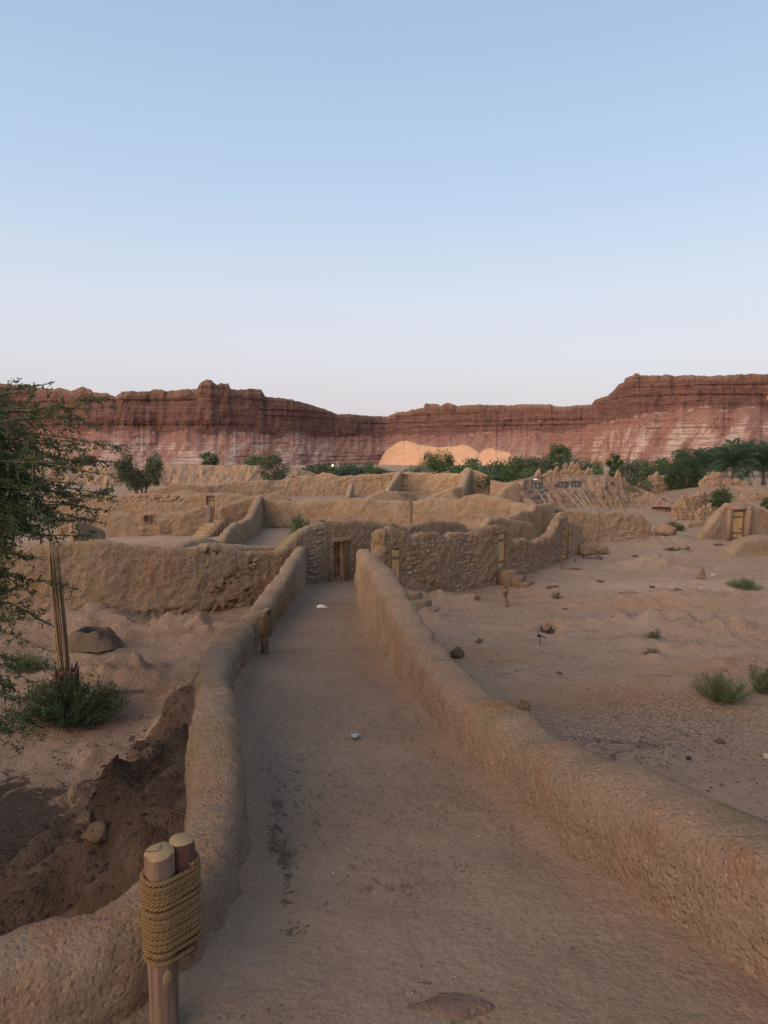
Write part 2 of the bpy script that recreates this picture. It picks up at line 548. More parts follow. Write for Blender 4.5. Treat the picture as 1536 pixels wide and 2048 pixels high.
def offset_line(P, side, d):
    T = np.gradient(P, axis=0)
    T /= np.linalg.norm(T, axis=1)[:, None]
    return P + side * d * np.stack([-T[:, 1], T[:, 0]], 1)
LC = LB + (offset_line(LB, 1, 1.0) - LB) * np.interp(LB[:, 1], [2.2, 3.0, 4.2, 8, 14], [.14, .125, .15, .175, .19])[:, None]
RC = offset_line(RB, -1, .19)

def line_x(L, y):
    o = np.argsort(L[:, 1])
    return np.interp(y, L[o, 1], L[o, 0])

# ------------------------------------------------------------------ ground sheet
MOUNDS = []
def mound(u, v, rx, ry, h, rot=0.0, pw=1.0):
    p = onz(u, v)
    MOUNDS.append((p[0], p[1], rx, ry, h, rot, pw))
mound(1312, 1132, 1.5, 1.0, .38)
mound(1330, 1203, 2.6, .5, .20, .05)
mound(1450, 1200, 2.2, .5, .16, -.06)
mound(1320, 1245, 2.1, .55, .30, .02)
mound(1460, 1268, 1.6, .55, .34, -.1)
mound(1270, 1290, .9, .45, .14)
mound(1390, 1300, .8, .4, .16)
mound(1305, 1322, .50, .30, .16)
mound(1490, 1312, .8, .4, .14)
mound(1100, 1246, .55, .5, .18)
mound(1100, 1256, .27, .24, -.42)
mound(1465, 1330, 1.2, .5, .12)
mound(1330, 1085, 2.4, .9, .30, .2)
mound(1215, 1150, 1.6, .6, .15)
mound(215, 1362, 1.6, .8, .35, .2)
mound(215, 1240, .7, .8, .75, 0)
mound(60, 1250, 2.2, .9, .45)
mound(340, 1262, 2.4, .7, .35)
mound(182, 1300, 1.0, .8, .18)
mound(860, 1240, .8, .9, .28)
mound(870, 1205, 1.6, .6, .30)

def ground_z(x, y):
    x, y = np.broadcast_arrays(np.asarray(x, float), np.asarray(y, float))
    z = np.minimum(0.0, 4.3 - .0277 * y)
    z = np.where(y > 900, 4.3 - .0277 * 900, z)
    near = 1 - sstep(60, 140, np.hypot(x, y))
    z = z + near * (.07 * fbm(x * .45, y * .45, 3.1, 3) + .030 * fbm(x * 2.1, y * 2.1, 1.7, 4) - .03 * np.clip(ridged(x * .9, y * 1.6, 6, 3) - .9, 0, 1))
    z = z + (1 - near) * sstep(120, 300, y) * .6 * fbm(x * .02, y * .02, 9, 3)
    for (mx, my, rx, ry, h, rot, pw) in MOUNDS:
        c, s = math.cos(rot), math.sin(rot)
        dx, dy = x - mx, y - my
        a, b = (dx * c + dy * s) / rx, (-dx * s + dy * c) / ry
        g = np.exp(-(a * a + b * b))
        sel = g > 1e-3
        if sel.any():
            z = z + np.where(sel, 1.25 * h * g * (1 + .55 * fbm(x * 3.1, y * 3.1, h * 9, 4)), 0)
    # water-worn channel that crosses the yard
    ch = onz(1180, 1105); c2 = onz(1420, 1092)
    cy = np.interp(x, [ch[0], (ch[0] + c2[0]) / 2, c2[0]], [ch[1], ch[1] - 1.0, c2[1]]) + .3 * vnoise(x * .9, 0, 2)
    z = z - .16 * np.exp(-((y - cy) / .28) ** 2) * sstep(ch[0] - .5, ch[0] + 1, x) * (1 - sstep(c2[0] - 1, c2[0] + 1, x)) * near
    # embankment carrying the ramp
    zr = zramp(y)
    xl, xr = line_x(LC, np.clip(y, 1.84, 25.3)), line_x(RC, np.clip(y, .9, 18.2))
    end = 1 - sstep(25.0, 27.5, y)
    rough = .34 * ridged(x * .9 + y * .25, y * .55, 2, 4) + .20 * fbm(x * 3.2, y * 2.6, 5, 4)
    dl = np.maximum(xl - x, 0)
    yy = np.clip(y, -6, 30)
    slope_l = zr - .40 - (1.02 + .3 * vnoise(yy * .5, 0, 1)) * dl + rough * np.clip(dl / .5, 0, 1) - .0
    foot = -.15
    zl = np.where(slope_l > z, slope_l, z)
    k = .35
    blend = np.clip(.5 + .5 * (slope_l - z) / k, 0, 1)
    zl = z * (1 - blend) + slope_l * blend + k * blend * (1 - blend)
    mid = zr - .22
    inside = (x >= xl - .02) & (x <= xr + .02)
    res = np.where(x < xl, np.where(end > .5, zl, z * (1 - end) + zl * end), z)
    res = np.where(inside, np.maximum(np.minimum(mid, 50), z - .3), res)
    res = np.where((y > 18.2) & (x > xr - .4), z, res)
    res = np.where(y > 27.5, z, res)
    # everything behind the viewer: the raised terrace the ramp starts from
    terr = sstep(.2, -1.2, y)
    res = np.where((y < 1.2) & (x > xl) & (x < 6), np.maximum(res, zramp(y) - .25), res)
    return res

def axis(fine0, fine1, step, far0, far1, g=1.09):
    a = list(np.arange(fine0, fine1 + 1e-6, step))
    s, p = step, a[-1]
    while p < far1:
        s *= g; p += s; a.append(p)
    s, p, b = step, a[0], []
    while p > far0:
        s *= g; p -= s; b.append(p)
    return np.array(b[::-1] + a)
gx = axis(-11, 16, .11, -4500, 4500, 1.07)
gy = axis(1.0, 31, .12, -400, 6000, 1.055)
GX, GY = np.meshgrid(gx, gy, indexing='ij')
GZ = ground_z(GX, GY)
gme = mesh_np('ground', np.stack([GX, GY, GZ], -1), grid_quads(len(gx), len(gy)))

def blob(u, v, rx, ry):
    p = onz(u, v)
    return np.exp(-(((GX - p[0]) / rx) ** 2 + ((GY - p[1]) / ry) ** 2))
pale = blob(1330, 1180, 3.2, 1.3) + blob(1440, 1168, 2.2, .9) + .9 * blob(1290, 1168, 1.5, .7) + .8 * blob(300, 1075, 8, 3) + .5 * blob(1500, 1245, 2, .8) + .5 * blob(1250, 1110, 3, 1.2)
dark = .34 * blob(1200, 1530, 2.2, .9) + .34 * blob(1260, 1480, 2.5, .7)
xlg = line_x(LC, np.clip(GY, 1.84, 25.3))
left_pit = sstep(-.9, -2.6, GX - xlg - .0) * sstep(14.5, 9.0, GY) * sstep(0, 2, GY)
dark += .56 * sstep(-3.5, -5.2, GX + .25 * (GY - 8)) * sstep(11.5, 7.5, GY)  # bank and pit: dark litter plus shade painted into the ground colour
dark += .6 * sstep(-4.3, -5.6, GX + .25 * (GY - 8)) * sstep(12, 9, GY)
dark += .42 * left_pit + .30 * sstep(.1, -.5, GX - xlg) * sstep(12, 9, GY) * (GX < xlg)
dark += .30 * blob(200, 1470, 2.4, .9) + .9 * blob(1305, 1316, .42, .24) + .95 * blob(1100, 1254, .30, .26) + .26 * blob(350, 1390, 1.4, .7)  # includes the darkness inside the small yard hole, painted on its ground
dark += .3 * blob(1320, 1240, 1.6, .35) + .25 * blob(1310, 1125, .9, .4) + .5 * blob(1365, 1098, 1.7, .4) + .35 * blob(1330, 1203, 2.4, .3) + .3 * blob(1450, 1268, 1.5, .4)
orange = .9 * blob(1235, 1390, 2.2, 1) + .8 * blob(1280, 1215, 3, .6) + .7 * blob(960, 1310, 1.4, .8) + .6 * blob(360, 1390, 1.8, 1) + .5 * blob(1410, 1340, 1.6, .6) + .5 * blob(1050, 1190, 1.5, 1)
soil_shade = sstep(.25, -.2, GX - xlg) * sstep(-5.0, -1.3, GX - xlg) * sstep(14, 9.5, GY) * sstep(0, 1.5, GY)  # bank shade painted as dark earth; next line adds the court's own soil
soil_shade = np.maximum(soil_shade, .30 * sstep(.2, -.4, GX - xlg) * sstep(24, 19, GY))
crack = blob(1330, 1440, 2.4, 1.4) + .6 * blob(1200, 1470, 1.8, 1)
for nme, val in (('pale', pale), ('dark', dark), ('orange', orange), ('crack', crack), ('soil_shade', soil_shade)):
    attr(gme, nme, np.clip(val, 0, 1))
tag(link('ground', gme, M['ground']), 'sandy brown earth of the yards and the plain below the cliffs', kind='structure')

# path surface on the ramp
py = np.concatenate([np.arange(-3.0, 26.6, .09), np.arange(26.6, 29.0, .25)])
nw = 44
PV = np.zeros((len(py), nw, 3))
edge = np.zeros((len(py), nw))
for i, y in enumerate(py):
    xl = line_x(LC, np.clip(y, 1.9, 25.3)) if y > 1.9 else np.interp(y, [-3, 1.2, 1.9], [-4.2, -3.2, line_x(LC, 1.98)])
    xr = line_x(RC, np.clip(y, .9, 18.2))
    if y > 25.3: xl -= .3 * (y - 25.3)
    if y > 18.2: xr += .5 * min(1, (y - 18.2) / 1.0) + (y - 18.2) * .02
    t = np.linspace(0, 1, nw)
    x = xl + (xr - xl) * t
    z = zramp(y) + .02 * fbm(x * 1.2, np.full(nw, y * 1.2), 4, 3) + .006 * fbm(x * 6, np.full(nw, y * 6), 8, 2)
    wl = (x - xl); wr = (xr - x)
    z += .10 * np.exp(-(wl - .16) / .10) * (wl < .6) * .5 + .08 * np.exp(-(wr - .16) / .10) * (wr < .6) * .5
    z += .05 * np.exp(-((x + .1) / .5) ** 2) * 0
    if y > 18.0:
        z = np.minimum(z, np.where(wr < .35, zramp(y) - .6 * (.35 - wr), z))
    if y > 26.6: z -= .03 * (y - 26.6)
    PV[i] = np.stack([x, np.full(nw, y), z], 1)
    edge[i] = np.clip(np.exp(-(wr - .2) / .30), 0, 1) * (.55 + .45 * (1 - abs((y - 9) / 8) if abs(y - 9) < 8 else 0)) + .6 * np.clip(np.exp(-(wl - .2) / .16), 0, 1) * (y < 8)
pme = mesh_np('path', PV, grid_quads(len(py), nw)[:, ::-1])
attr(pme, 'edge', np.clip(edge, 0, 1))
tag(link('path', pme, M['path']), 'trodden earth path running down the ramp between two mud parapets', kind='structure')

# ------------------------------------------------------------------ mud walls
class WallInfo: pass

def smooth1(a, k):
    if k < 1: return a
    w = np.exp(-np.linspace(-2, 2, 2 * k + 1) ** 2); w /= w.sum()
    p = np.concatenate([np.repeat(a[:1], k, 0), a, np.repeat(a[-1:], k, 0)])
    if a.ndim == 1: return np.convolve(p, w, 'valid')
    return np.stack([np.convolve(p[:, i], w, 'valid') for i in range(a.shape[1])], 1)

def wall(name, label, pts, thick, mat, step=.15, hstep=.14, amp=(.05, .025), freq=(.8, 4.0), crest=.05, holes=(), batter=.12,
         cat='wall', group=None, sm=2, ends=(True, True), parent=None, jag=0.0, strata=0.0,
         crev=(.022, 4.5), lump=(.018, 9.0), stains=(), dents=(), course=0.0):
    """pts: (x, y, z bottom, z top) along the middle of the wall; holes: (s0, s1, z0, z1)."""
    pts = np.asarray(pts, float)
    s = np.concatenate([[0], np.cumsum(np.hypot(*np.diff(pts[:, :2], axis=0).T))])
    n = max(4, int(s[-1] / step) + 1)
    ss = np.linspace(0, s[-1], n)
    P = np.stack([np.interp(ss, s, pts[:, k]) for k in range(pts.shape[1])], 1)
    P[:, :2] = smooth1(P[:, :2], sm)
    P[:, 3] = smooth1(P[:, 3], max(1, sm - 1))
    if crest: P[:, 3] += crest * fbm(ss * 1.1 + pts[0, 0] * 3, pts[0, 1], 0, 3) + crest * .5 * fbm(ss * 4.3 + pts[0, 0], pts[0, 1], 7, 2)
    if jag: P[:, 3] += jag * np.sign(vnoise(ss * 1.3, pts[0, 1] + 5, 0)) * np.abs(vnoise(ss * 1.9, 3, pts[0, 0])) ** .5 + .5 * jag * vnoise(ss * 6.3, 8, pts[0, 1]) - .4 * jag * np.abs(vnoise(ss * 3.1, 1, pts[0, 1]))
    T = np.gradient(P[:, :2], axis=0); T /= np.maximum(np.linalg.norm(T, axis=1), 1e-9)[:, None]
    N = np.stack([-T[:, 1], T[:, 0]], 1)                              # to the left of the walking direction
    hmax = float((P[:, 3] - P[:, 2]).max())
    nh = max(3, int(hmax / hstep) + 1)
    r = thick * .5
    na = 7
    rings = []
    def ring(pc, nv, tv, zb, zt, w, drop, tf, nt):
        rr = min(r, (zt - zb) * .5)
        hh = np.linspace(0, 1, nh + 1)
        top = zt - rr * .8 - drop
        zz = zb + (top - zb) * hh
        w1 = w * (1 + batter * (1 - hh))
        V, NN = [], []
        for a, z in zip(w1, zz):
            V.append((*(pc + nv * a), z)); NN.append((*(nv * nt + tv * tf), 0))
        for k in range(1, na):
            th = PI * k / na
            V.append((*(pc + nv * w * math.copysign(abs(math.cos(th)) ** .62, math.cos(th))), top + rr * .8 * math.sin(th) ** .8))
            NN.append((*(nv * math.cos(th) * nt + tv * tf), math.sin(th)))
        for a, z in zip(w1[::-1], zz[::-1]):
            V.append((*(pc - nv * a), z)); NN.append((*(-nv * nt + tv * tf), 0))
        return V, NN
    allV, allN = [], []
    thk = np.broadcast_to(np.asarray(P[:, 4] * .5 if P.shape[1] > 4 else r, float), (n,))
    def add(i, w, ds, drop, tf, nt):
        w = w * thk[i] / r
        v, nn = ring(P[i, :2] + T[i] * ds, N[i], T[i], P[i, 2], P[i, 3], w, drop, tf, nt)
        allV.append(v); allN.append(nn)
    K = 4
    pre = 0
    if ends[0]:
        for k in range(K, 0, -1):
            a = k * PI / 2 / K
            add(0, r * max(math.cos(a), .02), -r * math.sin(a), r * .5 * (1 - math.cos(a)), -math.sin(a), math.cos(a))
        pre = K
    for i in range(n): add(i, r, 0, 0, 0, 1)
    if ends[1]:
        for k in range(1, K + 1):
            a = k * PI / 2 / K
            add(n - 1, r * max(math.cos(a), .02), r * math.sin(a), r * .5 * (1 - math.cos(a)), math.sin(a), math.cos(a))
    V = np.array(allV); NN = np.array(allN)
    d = amp[0] * fbm(V[..., 0] * freq[0], V[..., 1] * freq[0], V[..., 2] * freq[0], 2) + amp[1] * fbm(V[..., 0] * freq[1], V[..., 1] * freq[1], V[..., 2] * freq[1] * .8, 3)
    if strata: d = d + strata * fbm(V[..., 0] * 2.2, V[..., 1] * 2.2, V[..., 2] * .5, 3)
    wx = V[..., 0] + .06 * vnoise(V[..., 0] * 7, V[..., 1] * 7, V[..., 2] * 7)
    wz = V[..., 2] + .06 * vnoise(V[..., 0] * 7 + 9, V[..., 1] * 7, V[..., 2] * 7)
    d = d + lump[0] * fbm(V[..., 0] * lump[1], V[..., 1] * lump[1], V[..., 2] * lump[1] * .75, 3, .6)
    c1 = 1 - np.abs(vnoise(wx * crev[1], V[..., 1] * crev[1], wz * crev[1] * .8)) * 2.2
    c2 = 1 - np.abs(vnoise(wx * crev[1] * 2.1 + 5, V[..., 1] * crev[1] * 2.1, wz * crev[1] * 1.8)) * 2.2
    msk = sstep(-.35, .35, fbm(V[..., 0] * .8, V[..., 1] * .8, V[..., 2] * .9 + 3, 2))
    d = d - crev[0] * (np.clip(c1, 0, 1) ** 2 * (.4 + .9 * msk) + .7 * np.clip(c2, 0, 1) ** 2)
    if course: d = d + course * np.sin(V[..., 2] * 2 * PI / .27 + 2 * vnoise(V[..., 0] * .8, V[..., 1] * .8, 1)) * (.4 + np.abs(vnoise(V[..., 0] * 3, V[..., 1] * 3, V[..., 2] * 4)))
    st = np.zeros(V.shape[:2])
    if len(stains) or len(dents):
        pu, pv_ = project(V)
        for (u_, v_, ru, rv, a_) in stains: st = np.maximum(st, a_ * np.exp(-(((pu - u_) / ru) ** 4 + ((pv_ - v_) / rv) ** 4)))
        for (u_, v_, ru, rv, dp) in dents:
            g_ = np.exp(-(((pu - u_) / ru) ** 2 + ((pv_ - v_) / rv) ** 2))
            cc = vnoise(wx * 6.5, V[..., 1] * 6.5, wz * 8.5 + 2)
            d = d - dp * sstep(.35, .75, g_ + .35 * cc) * sstep(-.25, .35, vnoise(wx * 8, V[..., 1] * 8, wz * 11))
    V = V + NN * d[..., None]
    nr, m = V.shape[:2]
    Q = grid_quads(nr, m)
    keep = np.ones((nr - 1, m - 1), bool)
    extra = []
    for (s0, s1, z0, z1) in holes:
        i0 = pre + int(round(s0 / s[-1] * (n - 1))); i1 = pre + int(round(s1 / s[-1] * (n - 1)))
        im = (i0 + i1) // 2
        zc = V[im, :nh + 1, 2]
        j0 = int(np.argmin(np.abs(zc - z0))); j1 = int(np.argmin(np.abs(zc - z1)))
        for side in (0, 1):
            for jj in range(j0, j1 + 1):
                jx = jj if side == 0 else m - 1 - jj
                V[i0:i1 + 1, jx, 2] = z0 + (z1 - z0) * (jj - j0) / max(1, j1 - j0)
        keep[i0:i1, j0:j1] = False
        keep[i0:i1, m - 1 - j1:m - 1 - j0] = False
        def vid(i, j): return i * m + j
        for j in range(j0, j1):
            a, b = j, m - 1 - j
            extra.append((vid(i0, a), vid(i0, a + 1), vid(i0, b - 1), vid(i0, b)))
            extra.append((vid(i1, a), vid(i1, b), vid(i1, b - 1), vid(i1, a + 1)))
        for i in range(i0, i1):
            a, b = j1, m - 1 - j1
            extra.append((vid(i, a), vid(i + 1, a), vid(i + 1, b), vid(i, b)))
            a, b = j0, m - 1 - j0
            extra.append((vid(i, a), vid(i, b), vid(i + 1, b), vid(i + 1, a)))
    Q = Q[keep.ravel()][:, ::-1]
    if extra: Q = np.concatenate([Q, np.array(extra)])
    base = np.array([P[n // 2, 0], P[n // 2, 1], P[n // 2, 2]])
    if parent is not None: base = np.array(parent.location)
    me = mesh_np(name, V.reshape(-1, 3) - base, Q)
    if len(stains): attr(me, 'stain', st)
    o = link(name, me, mat, parent, None if parent is not None else base)
    if parent is None: tag(o, label, cat, group)
    info = WallInfo()
    info.o, info.P, info.T, info.N, info.ss, info.r, info.L, info.base = o, P, T, N, ss, r, s[-1], base
    info.u = project(np.stack([P[:, 0], P[:, 1], P[:, 3]], 1))[0]
    info.batter = batter
    return info

def wpx(spec, zb=0.0):
    """(u, v of the crest, distance[, z bottom]) -> (x, y, zb, zt)"""
    out = []
    for q in spec:
        p = at(q[0], q[1], q[2])
        out.append((p[0], p[1], q[3] if len(q) > 3 else zb, p[2]))
    return out

def s_at(info, u):
    return float(info.ss[int(np.argmin(np.abs(info.u - u)))])

def s_of(pts, u):
    pts = np.asarray(pts, float)
    s = np.concatenate([[0], np.cumsum(np.hypot(*np.diff(pts[:, :2], axis=0).T))])
    uu = project(np.stack([pts[:, 0], pts[:, 1], pts[:, 3]], 1))[0]
    ss = np.linspace(0, s[-1], 600)
    ui = project(np.stack([np.interp(ss, s, pts[:, k]) for k in (0, 1, 3)], 1))[0]
    return float(ss[int(np.argmin(np.abs(ui - u)))])

def frame_at(info, s, side=-1):
    """point on the wall's middle line, tangent and outward normal there (side -1: the right hand, which faces the camera on walls listed left to right)"""
    i = int(np.argmin(np.abs(info.ss - s)))
    return info.P[i], info.T[i], info.N[i] * side

# shared stone shapes
def stone_mesh(name, seed, sq=.55, rough=.10):
    r = np.random.default_rng(seed)
    g = np.linspace(-1, 1, 3)
    V, Q, idx = [], [], {}
    def vid(p):
        if p not in idx: idx[p] = len(V); V.append(p)
        return idx[p]
    for ax in range(3):
        for sgn in (-1, 1):
            for a in range(2):
                for b in range(2):
                    q = []
                    for (da, db) in ((0, 0), (1, 0), (1, 1), (0, 1)):
                        p = [0, 0, 0]; p[ax] = float(sgn); p[(ax + 1) % 3] = float(g[a + da]); p[(ax + 2) % 3] = float(g[b + db])
                        q.append(vid(tuple(p)))
                    Q.append(q if sgn > 0 else q[::-1])
    V = np.array(V)
    L = np.linalg.norm(V, axis=1)[:, None]
    V = V * (1 - sq) + V / L * sq * 1.12
    V += r.uniform(-rough, rough, V.shape)
    return mesh_np(name, V * .5, Q)
STONES = [stone_mesh('stone', 100 + i, .5, .11) for i in range(8)]
BRICKS = [stone_mesh('brick', 200 + i, .16, .07) for i in range(6)]
for me_ in STONES + BRICKS: me_.materials.append(M['stone'])

def put(me, name, parent, P, T, Nn, size, rot=0.0):
    """a shared stone shape set on a wall face; size = (along, out, up)"""
    o = bpy.data.objects.new(name, me)
    C.objects.link(o)
    R = Matrix(((T[0], Nn[0], 0), (T[1], Nn[1], 0), (0, 0, 1))).to_4x4()
    o.matrix_world = Matrix.Translation(Vector(P)) @ R @ Matrix.Rotation(rot, 4, 'Y') @ Matrix.Diagonal((*size, 1))
    if parent is not None:
        o.parent = parent
        o.matrix_parent_inverse = Matrix.Identity(4)
        o.matrix_basis = Matrix.Translation(-Vector(parent.location)) @ o.matrix_basis
    return o

def course_stones(info, s0, s1, z0, z1, size, meshes, name, side=-1, proud=.02, fill=.9, limit=300, mat=None, hole=()):
    """irregular courses of stones on one face: the first ones as parts, the rest joined"""
    z = z0
    cnt = 0
    rest = MB()
    while z < z1:
        hgt = size[1] * random.uniform(.8, 1.25)
        s = s0 + random.uniform(0, size[0])
        while s < s1:
            w = size[0] * random.uniform(.65, 1.35)
            P, T, Nn = frame_at(info, s + w / 2, side)
            ztop = P[3] - .12
            zz = z + random.uniform(-.015, .015)
            if zz < ztop - hgt and random.random() < fill and zz > P[2] - .05 and not any(a - w / 2 < s + w / 2 < b + w / 2 and c - hgt < zz < d_ for (a, b, c, d_) in hole):
                hfrac = (zz - P[2]) / max(.2, P[3] - P[2])
                out = info.r * (1 + info.batter * (1 - np.clip(hfrac, 0, 1))) + proud + random.uniform(-.02, .02)
                depth = .16
                pos = (P[0] + Nn[0] * (out - depth / 2), P[1] + Nn[1] * (out - depth / 2), zz + hgt / 2)
                sz = (w * 1.0, depth, hgt * 1.0)
                if cnt < limit:
                    put(random.choice(meshes), name, info.o, pos, T, Nn, sz, random.uniform(-.08, .08))
                else:
                    me = random.choice(meshes)
                    V = np.array([v.co[:] for v in me.vertices]) * np.array(sz)
                    R = np.array([[T[0], Nn[0], 0], [T[1], Nn[1], 0], [0, 0, 1]])
                    rest.add(V @ R.T + np.array(pos), [tuple(p.vertices) for p in me.polygons])
                cnt += 1
            s += w
        z += hgt
    if rest.n:
        o = rest.build(name + 's', M['stone'], info.o, True, None)
        for v in o.data.vertices: v.co = v.co - info.o.location
        o['kind'] = 'stuff'

def wood_door(info, s, z0, w, h, recess=.0, side=-1, mat='door', planks=3, lintel=True, frame_w=.05, jamb='door_dark', bolt=False, ajar=0.0, lintel_mat='batten'):
    """a plank door set in the wall: frame > door > plank, batten, bolt as children of the wall"""
    P, T, Nn = frame_at(info, s, side)
    if T[0] * 1 < 0: T = -T
    R = np.array([[T[0], Nn[0], 0], [T[1], Nn[1], 0], [0, 0, 1]])
    o0 = np.array([P[0], P[1], z0]) + np.array([Nn[0], Nn[1], 0]) * (info.r * .55 - recess)
    loc = o0 - info.base
    d = bpy.data.objects.new('door', None)
    C.objects.link(d)
    d.parent = info.o
    d.matrix_basis = Matrix.Translation(Vector(loc)) @ Matrix(R.tolist()).to_4x4() @ Matrix.Rotation(ajar, 4, 'Z')
    pw = w / planks
    x = -w / 2
    for i in range(planks):
        ww = pw * random.uniform(.9, 1.1) if i < planks - 1 else w / 2 - x
        MB().box((x + ww / 2, random.uniform(-.004, .004), h / 2 + random.uniform(-.01, .01)), (ww - .012, .045, h - random.uniform(.0, .03)), bev=.006).build('plank', M[mat], d, False)
        x += ww
    for zz in (.17, .80):
        MB().box((0, .036, h * zz), (w * .96, .03, .085), bev=.008).build('batten', M['batten'], d, False)
    if bolt:
        MB().box((w * .32, .062, h * .36), (w * .34, .025, .045), bev=.006).build('bolt', M['door_dark'], d, False)
        MB().box((w * .36, .07, h * .36), (.05, .035, .15), bev=.006).build('bolt_keeper', M['door_dark'], d, False)
    for sx in (-1, 1):
        MB().box(rc(R, (sx * (w / 2 + frame_w / 2 + .004), -.01, h / 2 - .02)), (frame_w, .09, h + .04), R, bev=.008, jit=.004).build('door_jamb', M[jamb], info.o, False).location = loc
    if lintel:
        MB().box(rc(R, (0, min(info.r * .40 + recess, .12), h + .06)), (w + .34, .14, .11), R, bev=.015, jit=.008).build('lintel', M[lintel_mat], info.o, False).location = loc
    return d

# --- parapets of the ramp
def ramp_wall_pts(L, H, B):
    y = B[:, 1]
    hh = np.interp(y, H[:, 0], H[:, 1])
    zr = zramp(y)
    return L, hh, zr
def densify(L, B, n=160):
    s = np.concatenate([[0], np.cumsum(np.hypot(*np.diff(L, axis=0).T))])
    t = np.linspace(0, s[-1], n)
    return np.stack([np.interp(t, s, L[:, 0]), np.interp(t, s, L[:, 1])], 1), np.interp(t, s, B[:, 1])
Ld, Ly = densify(LC, LB)
LTH = lambda y: float(np.interp(y, [2.2, 3.0, 4.2, 8, 14], [.27, .24, .28, .34, .38]))
lp = [(p[0], p[1], max(zramp(y) - .9, -.15) if y < 20 else -.15, float(zramp(y) + np.interp(y, LH[:, 0], LH[:, 1])) + .02, LTH(y)) for p, y in zip(Ld, Ly)]
WL = wall('parapet_wall', 'waist-high curving mud parapet behind the large roped post, bordering the path', lp, .36, M['mud_near'], .035, .035, (.03, .014), (.9, 4.5), .03, batter=.16, sm=8, crev=(.010, 9), lump=(.014, 16), group='parapets of the ramp')
Rd, Ry = densify(RC, RB)
rp = [(p[0], p[1], -.2, float(zramp(y) + np.interp(y, RH[:, 0], RH[:, 1]) + .05 * (1 - sstep(4, 8, y)))) for p, y in zip(Rd, Ry)]
WR = wall('parapet_wall', 'long mud parapet with a dipping crest between the path and the scrub yard', rp, .36, M['mud_near'], .035, .04, (.034, .02), (1.1, 3.2), .06, batter=.08, sm=7, crev=(.010, 8), lump=(.011, 16),
          stains=((730, 1175, 6, 40, .35), (760, 1215, 8, 30, .3)), group='parapets of the ramp')

# --- wall of the sunken court beside the ramp, running into the door block
pA = wpx([(-420, 1080, 18.5), (-200, 1085, 19.4), (0, 1088, 20), (60, 1090, 20.2), (120, 1083, 20.4), (209, 1080, 20.8), (278, 1089, 21.2), (346, 1097, 21.7), (387, 1096, 22.0),
          (414, 1085, 22.3), (442, 1089, 22.6), (483, 1101, 23.1), (546, 1102, 24.0), (562, 1095, 24.3), (578, 1078, 24.6), (603, 1056, 25.1), (633, 1045, 25.7), (645, 1042, 26.0)], -.15)
WA = wall('court_wall', 'long lumpy mud wall with broken holes, behind the clay oven', pA, .42, M['mud'], .055, .055, (.06, .025), (.9, 5.0), .04, batter=.25, sm=3, ends=(True, False), crev=(.022, 5.6), lump=(.020, 11),
          dents=((425, 1106, 16, 9, .16), (455, 1162, 18, 9, .16), (440, 1185, 22, 10, .1), (472, 1205, 14, 9, .16), (500, 1185, 10, 10, .16), (508, 1130, 9, 14, .12), (480, 1150, 30, 14, .08), (350, 1225, 90, 10, .10), (470, 1225, 50, 12, .12)))
pB = wpx([(646, 1041, 26.05), (665, 1041, 26.3), (690, 1040, 26.7), (720, 1042, 27.2), (753, 1043, 27.8), (781, 1045, 28.3), (803, 1052, 28.7), (816, 1049, 29), (857, 1040, 30), (890, 1043, 31), (912, 1042, 31.6), (922, 1047, 31.9), (931, 1060, 32.2)], 0.0)
sd = s_of(pB, 675)
dw = .60
zdoor = .30
WB = wall('gatehouse_wall', 'brick-and-mud wall with the dark open doorway at the end of the path', pB, .44, M['mud_rubble'], .05, .05, (.04, .022), (.9, 5.0), .04, batter=.06, sm=1, crev=(.022, 5.0), lump=(.02, 11),
          holes=[(sd - dw / 2, sd + dw / 2, zdoor, zdoor + 1.52)], ends=(False, True))
hole_b = [(sd - dw / 2 - .12, sd + dw / 2 + .12, -1, 1.98)]
course_stones(WB, .05, 2.3, .12, 2.1, (.30, .145), BRICKS, 'brick', proud=-.022, fill=.9, limit=220, hole=hole_b)
sA1 = s_at(WA, 600); sA2 = WA.L
course_stones(WA, sA1, sA2 - .02, .25, 2.4, (.30, .145), BRICKS, 'brick', proud=-.012, fill=.9, limit=120)
wood_door(WB, sd - .21, zdoor, .10, 1.46, .06, mat='door_dark', planks=1, lintel=False)
P, T, Nn = frame_at(WB, sd)
R_ = np.array([[T[0], Nn[0], 0], [T[1], Nn[1], 0], [0, 0, 1]])
for nm_, cx, w_, cz, h_, mt_ in (('door_jamb', .26, .08, .74, 1.48, 'batten'), ('lintel', .02, .86, 1.55, .15, 'stone')):
    o = MB().box(rc(R_, (cx, .02, cz)), (w_, .2, h_), R_, bev=.02, jit=.008).build(nm_, M[mt_], WB.o, False)
    o.location = Vector((P[0] + Nn[0] * WB.r * .8, P[1] + Nn[1] * WB.r * .8, zdoor)) - Vector(WB.base)
o = MB().box(rc(R_, (0, -.80, 1.80)), (1.9, 1.1, .16), R_, bev=.02, jit=.01).build('passage_roof', M['mud_rubble'], WB.o, False)
o.location = Vector((P[0], P[1], zdoor)) - Vector(WB.base)
